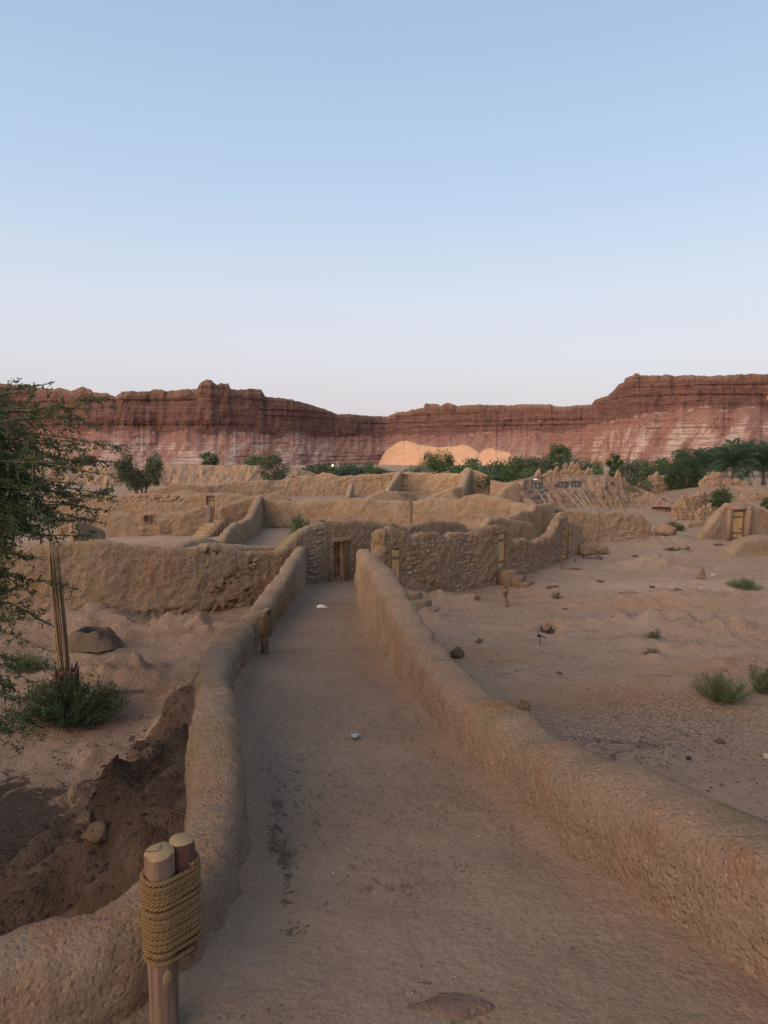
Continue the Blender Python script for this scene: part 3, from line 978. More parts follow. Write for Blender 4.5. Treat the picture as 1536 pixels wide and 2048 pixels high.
# broken patches of the court wall where stones show
for (u, v, n) in ((425, 1106, 8), (455, 1162, 9), (440, 1140, 6), (470, 1200, 5), (500, 1185, 6), (508, 1130, 5), (345, 1120, 4)):
    s = s_at(WA, u)
    P, T, Nn = frame_at(WA, s)
    zc = zat(v, P[1] - .3)
    for i in range(n):
        ds, dz = random.gauss(0, .2), random.gauss(0, .11)
        z = zc + dz
        out = WA.r * (1 + WA.batter * (1 - np.clip((z + .15) / (P[3] + .15), 0, 1))) - .085
        put(random.choice(STONES), 'stone', WA.o, (P[0] + T[0] * ds + Nn[0] * out, P[1] + T[1] * ds + Nn[1] * out, z), T, Nn, (random.uniform(.12, .22), .16, random.uniform(.08, .13)), random.uniform(-.3, .3))
wall('passage_wall', 'rough inner wall glimpsed through the dark open doorway', wpx([(640, 1075, 27.6), (665, 1068, 27.8), (700, 1068, 28.2), (730, 1070, 28.6)]), .4, M['mud_rubble'], .1, .1)
# second low wall just behind
wall('low_wall', 'low smooth mud wall half hidden behind the long lumpy wall', wpx([(380, 1092, 25.5), (430, 1088, 26), (480, 1091, 26.5), (520, 1092, 27), (570, 1093, 27.6)]), .4, M['mud'], .15, .15)

# --- building on the yard side of the path
pC = wpx([(757, 1060, 22.9), (781, 1053, 23.15), (803, 1060, 23.4), (817, 1071, 23.6), (835, 1065, 23.9), (872, 1060, 24.6), (889, 1073, 24.95), (898, 1064, 25.1), (931, 1063, 25.8), (964, 1057, 26.5), (989, 1050, 27.05),
          (1007, 1053, 27.45), (1018, 1075, 27.8), (1025, 1082, 28.0), (1046, 1075, 28.7), (1065, 1082, 29.4), (1090, 1071, 30.5), (1101, 1063, 31.2), (1109, 1042, 31.8), (1117, 1031, 32.3), (1128, 1034, 32.6)], -.1)
s1, s2 = s_of(pC, 786), s_of(pC, 996)
WC = wall('yard_wall', 'rough rubble and mud wall with two plank doors and a scalloped crest, bounding the yard', pC, .42, M['mud_rubble'], .05, .05, (.05, .04), (.9, 5.5), .03, batter=.12, sm=1, crev=(.034, 5), lump=(.026, 9),
          holes=[(s1 - .17, s1 + .17, .55, 1.98), (s2 - .25, s2 + .25, .62, 2.02)])
wood_door(WC, s1, .55, .30, 1.40, -.05, planks=2, lintel=False)
wood_door(WC, s2 - .04, .62, .40, 1.38, -.07, planks=2, lintel=True, lintel_mat='door_dark')
hole_c = [(s1 - .3, s1 + .35, -1, 2.2), (s2 - .5, s2 + .42, -1, 2.6)]
course_stones(WC, s1 + .35, s2 - .3, -.02, 2.05, (.21, .15), STONES, 'stone', proud=-.03, fill=.62, limit=300, hole=hole_c)
course_stones(WC, s2 + .5, WC.L - .6, -.02, .55, (.26, .13), STONES, 'stone', proud=-.01, fill=.8, limit=0)
# gate in the end of that wall
pD = wpx([(1126, 1042, 33.0), (1132, 1042, 33.6), (1145, 1044, 34.2), (1156, 1050, 34.6), (1160, 1066, 34.8)], -.05)
sd3 = .42
WD = wall('gate_wall', 'short mud wall with a tall yellow plank door at the corner of the rubble wall', pD, .4, M['mud'], .09, .1, (.04, .025), batter=.05, sm=0, ends=(True, True))
wood_door(WD, .28, .05, .42, 1.42, -.16, planks=2, lintel=False)
WF = wall('low_wall', 'broken knee-high stone wall beside the thin post near the plank gate', wpx([(1166, 1089, 34.2), (1185, 1086, 34.5), (1209, 1092, 34.8)]), .4, M['mud_rubble'], .1, .1, (.05, .05))
course_stones(WF, .05, WF.L - .1, 0, .5, (.34, .095), STONES, 'stone', proud=.01, fill=.95, limit=60)
# mud-and-stone steps at the yard door
def steps(name, label, base, ax, n, tread, rise, width, mat, parent=None):
    """base: foot of the stair, ax: climbing direction"""
    ax = np.array(ax, float); ax /= np.linalg.norm(ax)
    sd_ = np.array([-ax[1], ax[0], 0])
    e = empty(name, base)
    tag(e, label, 'stairs')
    R = np.array([[ax[0], sd_[0], 0], [ax[1], sd_[1], 0], [0, 0, 1]])
    for i in range(n):
        ln = tread * (1 if i < n - 1 else 1.7)
        c = ax * (tread * i + ln / 2) + np.array([0, 0, rise * (i + 1) / 2 - .06])
        m = MB().box(c, (ln * 1.0, width * random.uniform(.95, 1.05), rise * (i + 1) + .12 - .003 * i), R, jit=.012, bev=.03)
        m.build('step', mat, e, True)
    return e
b = onz(1030, 1168)
P2, T2, N2 = frame_at(WC, s2)
steps('door_steps', 'three mud steps rising to the plank door in the rubble wall', (P2[0] + N2[0] * 1.28 + .25, P2[1] + N2[1] * 1.28 - .1, 0), (-N2[0] - .15, -N2[1], 0), 3, .34, .19, .62, M['mud_rubble'])
b = onz(885, 1246)
steps('ramp_steps', 'worn mud steps against the outer foot of the dipping parapet', (b[0], b[1], 0), (-.75, .9, 0), 4, .42, .18, .7, M['mud_rubble'])

# --- rooms behind
wall('room_wall', 'low mud wall with knobbly crest inside the roofless room, in front of the dark doorway', wpx([(955, 1066, 33.0), (964, 1053, 33.2), (975, 1040, 33.5), (991, 1033, 34), (1010, 1037, 34.5), (1035, 1041, 35.2), (1060, 1046, 36), (1068, 1062, 36.2)]), .5, M['mud'], .14, .14, (.06, .04))
pG = wpx([(1008, 1037, 38), (1035, 1023, 38.8), (1058, 1020, 39.5), (1067, 1007, 39.9), (1075, 1009, 40.2), (1090, 1007, 40.8), (1106, 1008, 41.4), (1126, 1018, 42)])
sg = s_of(pG, 1107)
WG = wall('room_wall', 'taller mud wall with a narrow black doorway at the back of the roofless room', pG, .5, M['mud'], .09, .1, (.05, .035), holes=[(sg - .18, sg + .18, .2, 1.55)], sm=1)
wall('room_wall', 'stub of pale mud wall joining the long smooth wall to the back room', wpx([(1028, 1003, 43), (1045, 1006, 42.5), (1060, 1012, 41.5)]), .5, M['mud'], .15, .15)

pE = wpx([(1117, 1024, 37.6), (1132, 1021, 37.9), (1200, 1022, 38.5), (1269, 1023, 39), (1281, 1030, 39.1), (1294, 1043, 39.2)], -.1)
WE = wall('field_wall', 'straight mud wall with cracked plaster at the back of the yard, below the gullied mound', pE, .5, M['mud'], .08, .08, (.05, .03), batter=.15, crev=(.06, 2.6), lump=(.035, 6))
course_stones(WE, s_at(WE, 1245), s_at(WE, 1285), 0, .75, (.3, .15), STONES, 'stone', proud=0, fill=.75, limit=60)

# --- long walls across the middle
pH = wpx([(521, 989, 46), (535, 994, 46), (548, 1000, 46), (603, 1000, 45.9), (644, 1000, 45.8), (712, 996, 45.6), (753, 996, 45.5), (781, 1001, 45.4), (835, 1001, 45.2), (857, 994, 45.1), (882, 993, 45), (918, 997, 44.8), (931, 990, 44.7), (953, 987, 44.6), (1005, 993, 44.2), (1032, 1003, 44)])
wall('long_wall', 'long smooth mud wall across the middle, behind the leafy bush and the dry palm stem', pH, .55, M['mud'], .07, .07, (.06, .03), crest=.05, sm=1)
pI = wpx([(519, 990, 46), (512, 1004, 44.4), (505, 1018, 42.5), (494, 1038, 40), (480, 1044, 38), (469, 1047, 36.8), (455, 1055, 35.2), (447, 1069, 34.2), (436, 1082, 33.4)])
wall('dividing_wall', 'mud wall with a falling crest coming forward from the corner of the long smooth wall', pI, .5, M['mud'], .08, .08, (.05, .03), sm=1)
wall('rubble_wall', 'stone-faced wall piece leaning up to the corner beside the little staircase', wpx([(440, 1014, 46.2), (470, 1004, 46.6), (500, 995, 46.9), (516, 990, 47)]), .5, M['mud_rubble'], .15, .15, (.05, .06))
pK = wpx([(120, 1026, 40.5), (182, 1024, 41), (223, 1022, 41.2), (278, 1026, 41.5), (311, 1020, 41.7), (332, 1024, 41.8), (373, 1023, 42), (401, 1011, 42.3), (416, 1010, 42.5)])
sk = s_of(pK, 294)
WK = wall('court_wall', 'lit mud wall with a small niche window and dark damp stains, beside the little staircase', pK, .5, M['mud'], .08, .08, (.05, .03), crev=(.03, 4), lump=(.03, 7), stains=((290, 1064, 5, 10, .6), (298, 1064, 4, 10, .4), (326, 1060, 6, 13, .8), (338, 1060, 6, 13, .75)), holes=[(sk - .16, sk + .16, .86, 1.2)], sm=1)
P, T, Nn = frame_at(WK, sk)
R_ = np.array([[T[0], Nn[0], 0], [T[1], Nn[1], 0], [0, 0, 1]])
for (cx, w_, cz, h_) in ((-.19, .06, 1.03, .42), (.19, .06, 1.03, .42), (0, .44, .83, .06), (0, .44, 1.25, .06)):
    o = MB().box(rc(R_, (cx, 0, cz)), (w_, .12, h_), R_, bev=.01).build('window_frame', M['door_dark'], WK.o, False)
    o.location = Vector((P[0] + Nn[0] * (WK.r + .05), P[1] + Nn[1] * (WK.r + .05), P[2])) - Vector(WK.base)
o = MB().box(rc(R_, (0, -.12, 1.03)), (.34, .03, .40), R_).build('window_shutter', M['batten'], WK.o, False)
o.location = Vector((P[0] + Nn[0] * (WK.r + .05), P[1] + Nn[1] * (WK.r + .05), P[2])) - Vector(WK.base)
pL = wpx([(100, 984, 47), (182, 985, 47), (237, 988, 47.1), (313, 986, 47.2), (373, 988, 47.3), (401, 986, 47.3), (442, 985, 47.4), (483, 989, 47.5), (505, 993, 47.5)])
sl = s_of(pL, 422)
WLu = wall('terrace_wall', 'upper terrace wall with a band of exposed stones and a small ochre door', pL, .5, M['mud'], .08, .08, (.05, .03), dents=((320, 998, 70, 7, .14),), holes=[(sl - .26, sl + .26, .65, 1.98)], sm=1)
wood_door(WLu, sl, .72, .42, 1.2, .1, planks=2, lintel=True, mat='door')
for k in range(90):
    u = random.uniform(240, 392)
    s = s_at(WLu, u)
    P, T, Nn = frame_at(WLu, s)
    z = zat(random.uniform(993, 1003) + 3 * math.sin(u * .05), P[1])
    put(random.choice(STONES), 'stone', WLu.o, (P[0] + Nn[0] * (WLu.r - .09), P[1] + Nn[1] * (WLu.r - .09), z), T, Nn, (random.uniform(.16, .34), .2, random.uniform(.10, .2)), random.uniform(-.3, .3))
f0 = at(412, 1064, 40.6); f0[2] = 0
steps('stair', 'flight of five pale mud steps climbing to the small ochre door', (f0[0] - .25, f0[1] - .2, 0), (.16, 1, 0), 5, .52, .17, 1.05, M['mud_far'])
wall('stair_pillar', 'slim mud pillar beside the top of the little staircase', wpx([(419, 1013, 43.6), (423, 1012, 43.6)], .3), .26, M['mud'], .1, .12, cat='pillar')
wall('side_wall', 'sunlit stub wall with a shaded end face behind the acacia twigs', wpx([(150, 1040, 33), (185, 1050, 34.5), (200, 1058, 36), (201, 1064, 37)]), .5, M['mud'], .15, .15)
wall('kerb_wall', 'humped low mud bank in front of the little staircase', wpx([(352, 1089, 30), (378, 1078, 31), (402, 1073, 31.5), (420, 1078, 32), (440, 1083, 32.3)]), .7, M['mud'], .15, .15)
wall('terrace_wall', 'distant dusky wall stub behind the two-stemmed tree', wpx([(296, 980, 62), (330, 973, 62), (350, 968, 62), (380, 970, 62), (418, 972, 62)]), .5, M['mud_rubble'], .3, .25)
wall('kerb_wall', 'rounded mud hump on the crest of the upper terrace wall', wpx([(350, 986, 52), (365, 979, 52), (380, 977, 52), (395, 983, 52)]), .7, M['mud'], .2, .2)

# --- far enclosure
pM = wpx([(408, 986, 70), (414, 975, 70.5), (423, 968, 71), (455, 964, 72), (510, 961, 73), (535, 957, 73.5), (548, 960, 74), (603, 952, 75), (640, 953, 75.5), (682, 952, 76), (712, 949, 76.4), (753, 949, 77), (786, 944, 77.4), (808, 942, 77.5),
          (830, 943, 77.5), (849, 946, 77.4), (882, 946, 77), (918, 947, 76.5), (934, 936, 76.2), (953, 941, 76), (970, 948, 75.8), (986, 955, 75.6), (989, 970, 75.5), (991, 990, 75.5)], -.3)
sm_ = s_of(pM, 808)
WM = wall('enclosure_wall', 'far tan mud wall with a pale plank door, in front of the green tree belt', pM, .6, M['mud_far'], .14, .14, (.09, .05), (.5, 2.5), .06, crev=(.05, 2.2), lump=(.04, 4), holes=[(sm_ - .42, sm_ + .42, .60, 2.12)], sm=1)
wood_door(WM, sm_ + .05, .66, .70, 1.40, .0, planks=3, lintel=True)
def fin(label, a, b_, th, mat=None, zb=0.0):
    return wall('buttress', label, wpx([a, ((a[0] + b_[0]) / 2, (a[1] + b_[1]) / 2 - (4 if a[1] > b_[1] else 0), (a[2] + b_[2]) / 2), b_], zb), th, mat or M['mud_far'], .25, .2, (.06, .04), cat='buttress', sm=1)
fin('sloping buttress beside the pale plank door of the far wall', (799, 943, 77), (775, 977, 69.5), .55)
fin('thick leaning buttress with a broken hollow near the end of the far wall', (936, 935, 76), (921, 975, 69), .9)
fin('thin pole-like buttress on the blank stretch of the far wall', (702, 968, 74), (695, 992, 68), .5)
wall('gable_wall', 'dark humped wall end below the pale plank door', wpx([(726, 998, 57), (745, 988, 57), (765, 980, 57.2), (785, 983, 57.4), (800, 990, 57.6), (815, 999, 58)]), .6, M['mud'], .2, .2)
wall('gable_wall', 'pale sloping wall running back from the dark humped wall end', wpx([(790, 983, 58.2), (812, 982, 60), (830, 988, 61), (846, 998, 61)]), .6, M['mud_far'], .2, .2)
wall('gable_wall', 'small dark hump of wall below the leaning buttress', wpx([(872, 998, 56), (884, 988, 56), (896, 983, 56), (908, 986, 56), (920, 996, 56)]), .6, M['mud'], .2, .2)
wall('gable_wall', 'pale ramped wall top between the small dark hump and the far wall', wpx([(858, 995, 60), (880, 984, 60.5), (905, 975, 61), (920, 973, 62)]), .6, M['mud_far'], .2, .2)
wall('gable_wall', 'stepped dark wall shoulder at the end of the long smooth wall', wpx([(990, 992, 50), (1004, 977, 50), (1016, 969, 50.2), (1026, 967, 50.4), (1034, 971, 50.5)]), .6, M['mud'], .2, .18)
wall('gable_wall', 'shadowed wall with a falling crest behind the roofless room', wpx([(1034, 978, 53), (1045, 985, 51.5), (1056, 995, 50), (1066, 1006, 48.5)]), .6, M['mud_rubble'], .2, .18)
wall('gable_wall', 'pale wall stub beside the far end of the enclosure', wpx([(990, 966, 66), (1000, 964, 66), (1009, 968, 66), (1014, 985, 66)]), .6, M['mud_far'], .25, .2)
wall('enclosure_wall', 'low far wall with one dark slot peeping over the enclosure', wpx([(628, 953, 92), (645, 945, 92), (660, 946, 92), (678, 953, 92)]), .6, M['mud_far'], .3, .25)
wall('gable_wall', 'low rounded wall top at the inner corner of the long smooth wall', wpx([(528, 995, 52), (545, 984, 52), (560, 984, 52), (576, 997, 52)]), .6, M['mud'], .25, .2)
wall('enclosure_wall', 'grey-shaded wall running behind the gullied mound to the enclosure', wpx([(986, 960, 64), (1010, 966, 63), (1030, 963, 62), (1045, 962, 61)]), .6, M['mud_rubble'], .25, .2)

# --- house with the pale door across the yard
pO = wpx([(1391, 1078, 39.0), (1417, 1047, 39.3), (1436, 1022, 39.6), (1452, 1008, 39.8), (1466, 1005, 40), (1493, 1006, 40.1), (1500, 1008, 40.2), (1526, 1017, 40.4), (1560, 1022, 40.8), (1640, 1030, 41.5), (1760, 1030, 42.5)], -.1)
so = s_of(pO, 1470)
WO = wall('house_front', 'house front with a stepped gable and a pale bolted door across the yard', pO, .5, M['mud'], .07, .08, (.04, .02), crev=(.02, 4), lump=(.02, 7), holes=[(so - .37, so + .37, .10, 1.68)], sm=1, cat='house')
wood_door(WO, so, .12, .66, 1.5, -.16, planks=4, lintel=True, bolt=True)
P, T, Nn = frame_at(WO, so)
R_ = np.array([[T[0], Nn[0], 0], [T[1], Nn[1], 0], [0, 0, 1]])
for (cx, w_, cz, h_) in ((-.60, .36, 1.0, 2.0), (.60, .36, 1.0, 2.0), (0, 1.56, 1.86, .28)):
    o = MB().box(rc(R_, (cx, .12, cz)), (w_, .34, h_), R_, bev=.07, jit=.02).build('door_surround', M['mud'], WO.o, True)
    o.location = Vector((P[0] + Nn[0] * WO.r, P[1] + Nn[1] * WO.r, 0)) - Vector(WO.base)
pP = wpx([(1449, 1106, 33.8), (1460, 1092, 33.9), (1470, 1080, 34), (1484, 1074, 34.1), (1536, 1072, 34.6), (1640, 1074, 35.5), (1760, 1076, 36.5)], -.15)
wall('front_wall', 'low smooth mud bank wall standing before the house with the pale bolted door', pP, 1.0, M['mud'], .14, .12, (.05, .025), sm=1, batter=.25)
wall('side_wall', 'low mud wall between the stepped gable and the gap in the yard', wpx([(1362, 1064, 45.5), (1372, 1048, 45.7), (1380, 1043, 46), (1400, 1041, 46.2), (1418, 1041, 46.4)]), .5, M['mud'], .15, .15, sm=1)

# --- ruins beyond the yard
RU = [('ruined wall stub of cracked earth standing beside the dense round tree', [(1276, 966, 75), (1288, 953, 75), (1312, 952, 75), (1335, 955, 75.5), (1345, 962, 76)], .8),
      ('long jagged ruined wall below the date palms', [(1405, 958, 66), (1413, 950, 66), (1452, 950, 66), (1462, 960, 66), (1471, 963, 66), (1482, 962, 66), (1493, 958, 66), (1500, 968, 66), (1512, 960, 66), (1523, 963, 66), (1534, 967, 66.3), (1580, 972, 67), (1680, 965, 68)], 1.0),
      ('broken low ruin in front of the dense round tree', [(1352, 1006, 54), (1360, 999, 54), (1372, 997, 54), (1388, 993, 54.2), (1400, 989, 54.5), (1408, 994, 54.8), (1420, 1001, 55), (1432, 1014, 55)], .7),
      ('eroded fluted bank wall behind the gap in the yard', [(1350, 1012, 50), (1375, 1011, 50), (1400, 1014, 50), (1425, 1016, 50), (1445, 1022, 50)], .7),
      ('crumbling wall terrace under the long jagged ruin', [(1425, 985, 60), (1450, 980, 60), (1480, 984, 60), (1510, 986, 60), (1536, 990, 60), (1640, 992, 61)], 1.2),
      ('block of shadowed mud ruin on top of the gullied mound', [(1090, 948, 68), (1098, 944, 68), (1107, 941, 68), (1117, 935, 68), (1126, 931, 68), (1140, 930, 68), (1153, 931, 68), (1163, 940, 68), (1168, 950, 68)], .9),
      ('pyramid-shaped pile of old masonry on the gullied mound', [(1056, 962, 66), (1066, 952, 66), (1078, 942, 66), (1083, 950, 66), (1090, 960, 66)], .9),
      ('small pale ruin stump beside the shadowed block of ruin', [(1168, 948, 70), (1176, 940, 70), (1184, 936, 70), (1187, 950, 70)], .7),
      ('tooth-like ruin spike at the shoulder of the gullied mound', [(1228, 956, 64), (1234, 941, 64), (1240, 946, 64), (1250, 958, 64), (1256, 966, 64)], .8),
      ('sagging ruined wall beyond the gap beside the round bush', [(1296, 966, 70), (1310, 962, 70), (1330, 970, 70), (1345, 980, 70), (1360, 985, 70)], .9)]
for lab, sp, th in RU:
    wall('ruined_wall', lab, wpx(sp, -.3), th * .62, M['bank'], .09, .09, (.08, .05), (.7, 3.0), .12, sm=0, jag=.30, strata=.06, crev=(.07, 2.6), lump=(.06, 7), course=.035, cat='ruin', group='ruined walls beyond the yard')

# ------------------------------------------------------------------ eroded earth banks (terrain)
def bank(name, label, top, Yf, depth_, zb, gully, amp, step_px=1.6, nv=34, mat='bank'):
    top = np.array(top, float)
    u = np.arange(top[0, 0], top[-1, 0], step_px)
    vt = np.interp(u, top[:, 0], top[:, 1]) + 1.2 * fbm(u * .06, 0, Yf, 3)
    Yt = np.interp(u, top[:, 0], top[:, 2])
    rows = []
    K = nv
    for k in range(K + 8):
        t = min(k / (K - 1), 1.0)
        back = max(0, k - K + 1)
        Y = Yt - depth_ * (1 - t) ** 1.4 + back * 1.6
        zt = np.array([zat(a, b) for a, b in zip(vt, Yt)])
        prof = t ** .75
        z = zb + (zt - zb) * prof - back * back * .03
        x = (u - 768) / F_PX * (Yt * math.cos(PITCH))
        g = amp * gully(x, z, t)
        rows.append(np.stack([x, Y - g * math.sin(PI * min(1, t * .9 + .1)) ** .5 if back == 0 else Y, z], 1))
    V = np.array(rows)
    me = mesh_np(name, V, grid_quads(*V.shape[:2])[:, ::-1])
    return tag(link(name, me, M[mat]), label, kind='structure')
gul = lambda x, z, t: (.5 + .6 * vnoise(x * .12, 3, 1)) * ridged(x * .42 + .35 * z + .5 * fbm(x * .2, z * .4, 2, 2), .0 * x, 3.0 + .12 * z, 4) + .4 * fbm(x * 1.3, z * 1.1, 1.0, 3)
bank('eroded_bank', 'pale gullied earth bank behind the terrace walls', [(40, 940, 98), (120, 930, 97), (220, 934, 96), (270, 936, 96), (330, 928, 96), (420, 930, 96), (500, 931, 96), (560, 932, 97), (590, 936, 98), (625, 947, 99), (660, 958, 100)], 96, 5, -.8, gul, 1.25, 1.3, 44)
gul2 = lambda x, z, t: .55 * ridged(x * .4 + .5 * fbm(x * .35, z * .5, 2, 2), .25 * z, 1.0, 2) + .5 * (.3 + np.abs(fbm(x * .5, z * .4, 9, 2))) * ridged(x * 2.0 + .8 * fbm(x * .9, z * .9, 3, 2), .25 * z, 5., 3) + .4 * fbm(x * 2.4, z * 2.6, 4.0, 3) + .10 * np.sin(z * 14 + 3 * vnoise(x, z, 2))
bank('eroded_mound', 'flat-topped mound with gullied sides behind the yard', [(1020, 985, 60), (1032, 966, 61), (1060, 959, 63), (1090, 954, 64), (1116, 952, 64), (1162, 953, 64), (1212, 950, 64), (1250, 959, 64), (1280, 975, 63), (1313, 988, 60), (1343, 1005, 56), (1370, 1018, 53)], 60, 4.5, -.3, gul2, .85, 1.0, 48, 'mound')
bank('eroded_bank', 'crumbled earth slope below the date palms', [(1330, 996, 58), (1380, 985, 62), (1430, 975, 64), (1500, 972, 64), (1580, 975, 65), (1720, 975, 66)], 64, 9, -.3, gul2, .6)

# ------------------------------------------------------------------ cliffs and sand slope
SKYL = np.array([(-1400, 735), (-900, 760), (-400, 745), (-150, 768), (0, 768), (60, 770), (72, 780), (100, 778), (120, 777), (150, 782), (154, 778), (166, 775), (183, 779), (186, 784), (215, 786), (230, 796), (245, 784), (300, 783), (306, 778), (325, 779), (330, 782),
                 (380, 780), (394, 778), (400, 766), (412, 760), (424, 762), (434, 770), (445, 767), (456, 768), (461, 781), (500, 778), (522, 779), (530, 793), (560, 796), (590, 802), (640, 815), (675, 828), (700, 828), (738, 832), (775, 833), (800, 826), (835, 818), (847, 816), (850, 807),
                 (877, 808), (880, 813), (895, 807), (915, 812), (955, 809), (1010, 811), (1060, 808), (1100, 810), (1125, 815), (1150, 810), (1183, 810), (1190, 802), (1215, 792), (1228, 780), (1236, 770), (1248, 764), (1250, 756), (1262, 752), (1267, 751), (1269, 746), (1278, 746), (1280, 751), (1330, 751), (1358, 754),
                 (1400, 752), (1460, 752), (1500, 749), (1536, 750), (1700, 744), (2000, 755), (2500, 748), (3000, 752)], float)
FOOT = np.array([(-1400, 850), (0, 862), (100, 866), (200, 862), (330, 866), (480, 869), (600, 872), (700, 876), (770, 880), (860, 869), (1000, 868), (1100, 864), (1180, 852), (1250, 834), (1310, 823), (1400, 820), (1536, 815), (3000, 815)], float)
DIST = np.array([(-1400, 470), (-300, 500), (0, 600), (250, 560), (420, 570), (600, 650), (770, 800), (900, 730), (1050, 690), (1180, 660), (1260, 560), (1400, 540), (1600, 520), (3000, 450)], float)
cu = np.concatenate([np.arange(-1400, -60, 12), np.arange(-60, 1600, 1.7), np.arange(1600, 3000, 12)])
nT, nC, nP = 46, 54, 6
csk = np.interp(cu, SKYL[:, 0], SKYL[:, 1]) + .8 * fbm(cu * .12, 0, 0, 3) - 2.6 * np.abs(vnoise(cu * .05, 4, 2)) * sstep(-.2, .2, vnoise(cu * .02, 8, 2)) + .5 * fbm(cu * .3, 1, 6, 2)
cft = np.interp(cu, FOOT[:, 0], FOOT[:, 1]) + 5.0 * fbm(cu * .022, 5, 0, 4) + 1.5 * fbm(cu * .2, 3, 1, 2)
Yb = smooth1(np.interp(cu, DIST[:, 0], DIST[:, 1]), 25) + 12 * fbm(cu * .006, 1, 3, 2)
tanv = lambda v: np.tan(np.arctan((v - 1024) / F_PX) + PITCH)
zb_ = CAM_Z - Yb * tanv(np.full_like(cu, 936.0))
Yt = Yb + 100
zt_ = CAM_Z - Yt * tanv(cft)
Yc = Yt + 34
zc_ = CAM_Z - Yc * tanv(csk)
rows, cl, hh = [], [], []
ux = (cu - 768) / F_PX
along = np.concatenate([[0], np.cumsum(np.hypot(np.diff(ux * Yb), np.diff(Yb)))])
for k in range(nT + nC + nP):
    if k < nT:
        t = k / nT
        Y = Yb + (Yt - Yb) * t ** .85
        z = zb_ + (zt_ - zb_) * t ** 1.15
        g = 6.0 * ridged(along * .014 + .9 * t, t * .8, 2, 3) * math.sin(PI * t ** .8) + 2.2 * fbm(along * .12, t * 9, 4, 3) + 1.2 * np.sign(vnoise(z * .5, along * .004, 2)) * (vnoise(along * .02, t * 3, 8) > 0)
        c = 0
    elif k < nT + nC:
        t = (k - nT) / (nC - 1)
        z = zt_ + (zc_ - zt_) * t
        led = 3.4 * vnoise(z * .13, along * .006, 1) + 1.8 * np.sign(vnoise(z * .33, along * .006, 7)) * np.abs(vnoise(z * .4, 2, 2)) ** .5
        Y = Yt + (Yc - Yt) * t ** 1.1 - led * math.sin(PI * min(1, t + .05)) ** .3
        g = 3.0 * fbm(along * .035, z * .045, 6, 4) * (1 - .3 * t) + 1.8 * fbm(along * .2, z * .10, 2, 3) + .9 * np.sign(vnoise(along * .11, z * .05, 21)) * np.abs(vnoise(along * .13, z * .03, 3)) ** .5
        g = (g - 4.0 * (1 - t)) * float(sstep(0, .16, t)); led = led * float(sstep(0, .2, t))
        Y = Yt + (Yc - Yt) * t ** 1.1 - led * math.sin(PI * min(1, t + .05)) ** .3
        c = .55 + .45 * float(sstep(0, .10, t))
    else:
        t = (k - nT - nC + 1)
        Y = Yc + 12 * t ** 2
        z = zc_ - 1.0 * t
        g = 0 * Y; c = 1
    Y = Y - g
    rows.append(np.stack([ux * (Y * math.cos(PITCH) - (z - CAM_Z) * math.sin(PITCH)), Y, z], 1))
    cl.append(np.full(len(cu), c if c else .55 * t ** 7))
    hh.append(np.full(len(cu), t if k < nT + nC else 1.0))
V = np.array(rows)
cme = mesh_np('cliffs', V, grid_quads(*V.shape[:2])[:, ::-1])
attr(cme, 'cliff', np.array(cl)); attr(cme, 'rise', np.array(hh)); attr(cme, 'along', np.tile(along, (len(rows), 1)))
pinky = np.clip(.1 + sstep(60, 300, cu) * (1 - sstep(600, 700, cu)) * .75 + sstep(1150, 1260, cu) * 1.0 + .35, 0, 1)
attr(cme, 'pinky', np.tile(pinky, (len(rows), 1)))

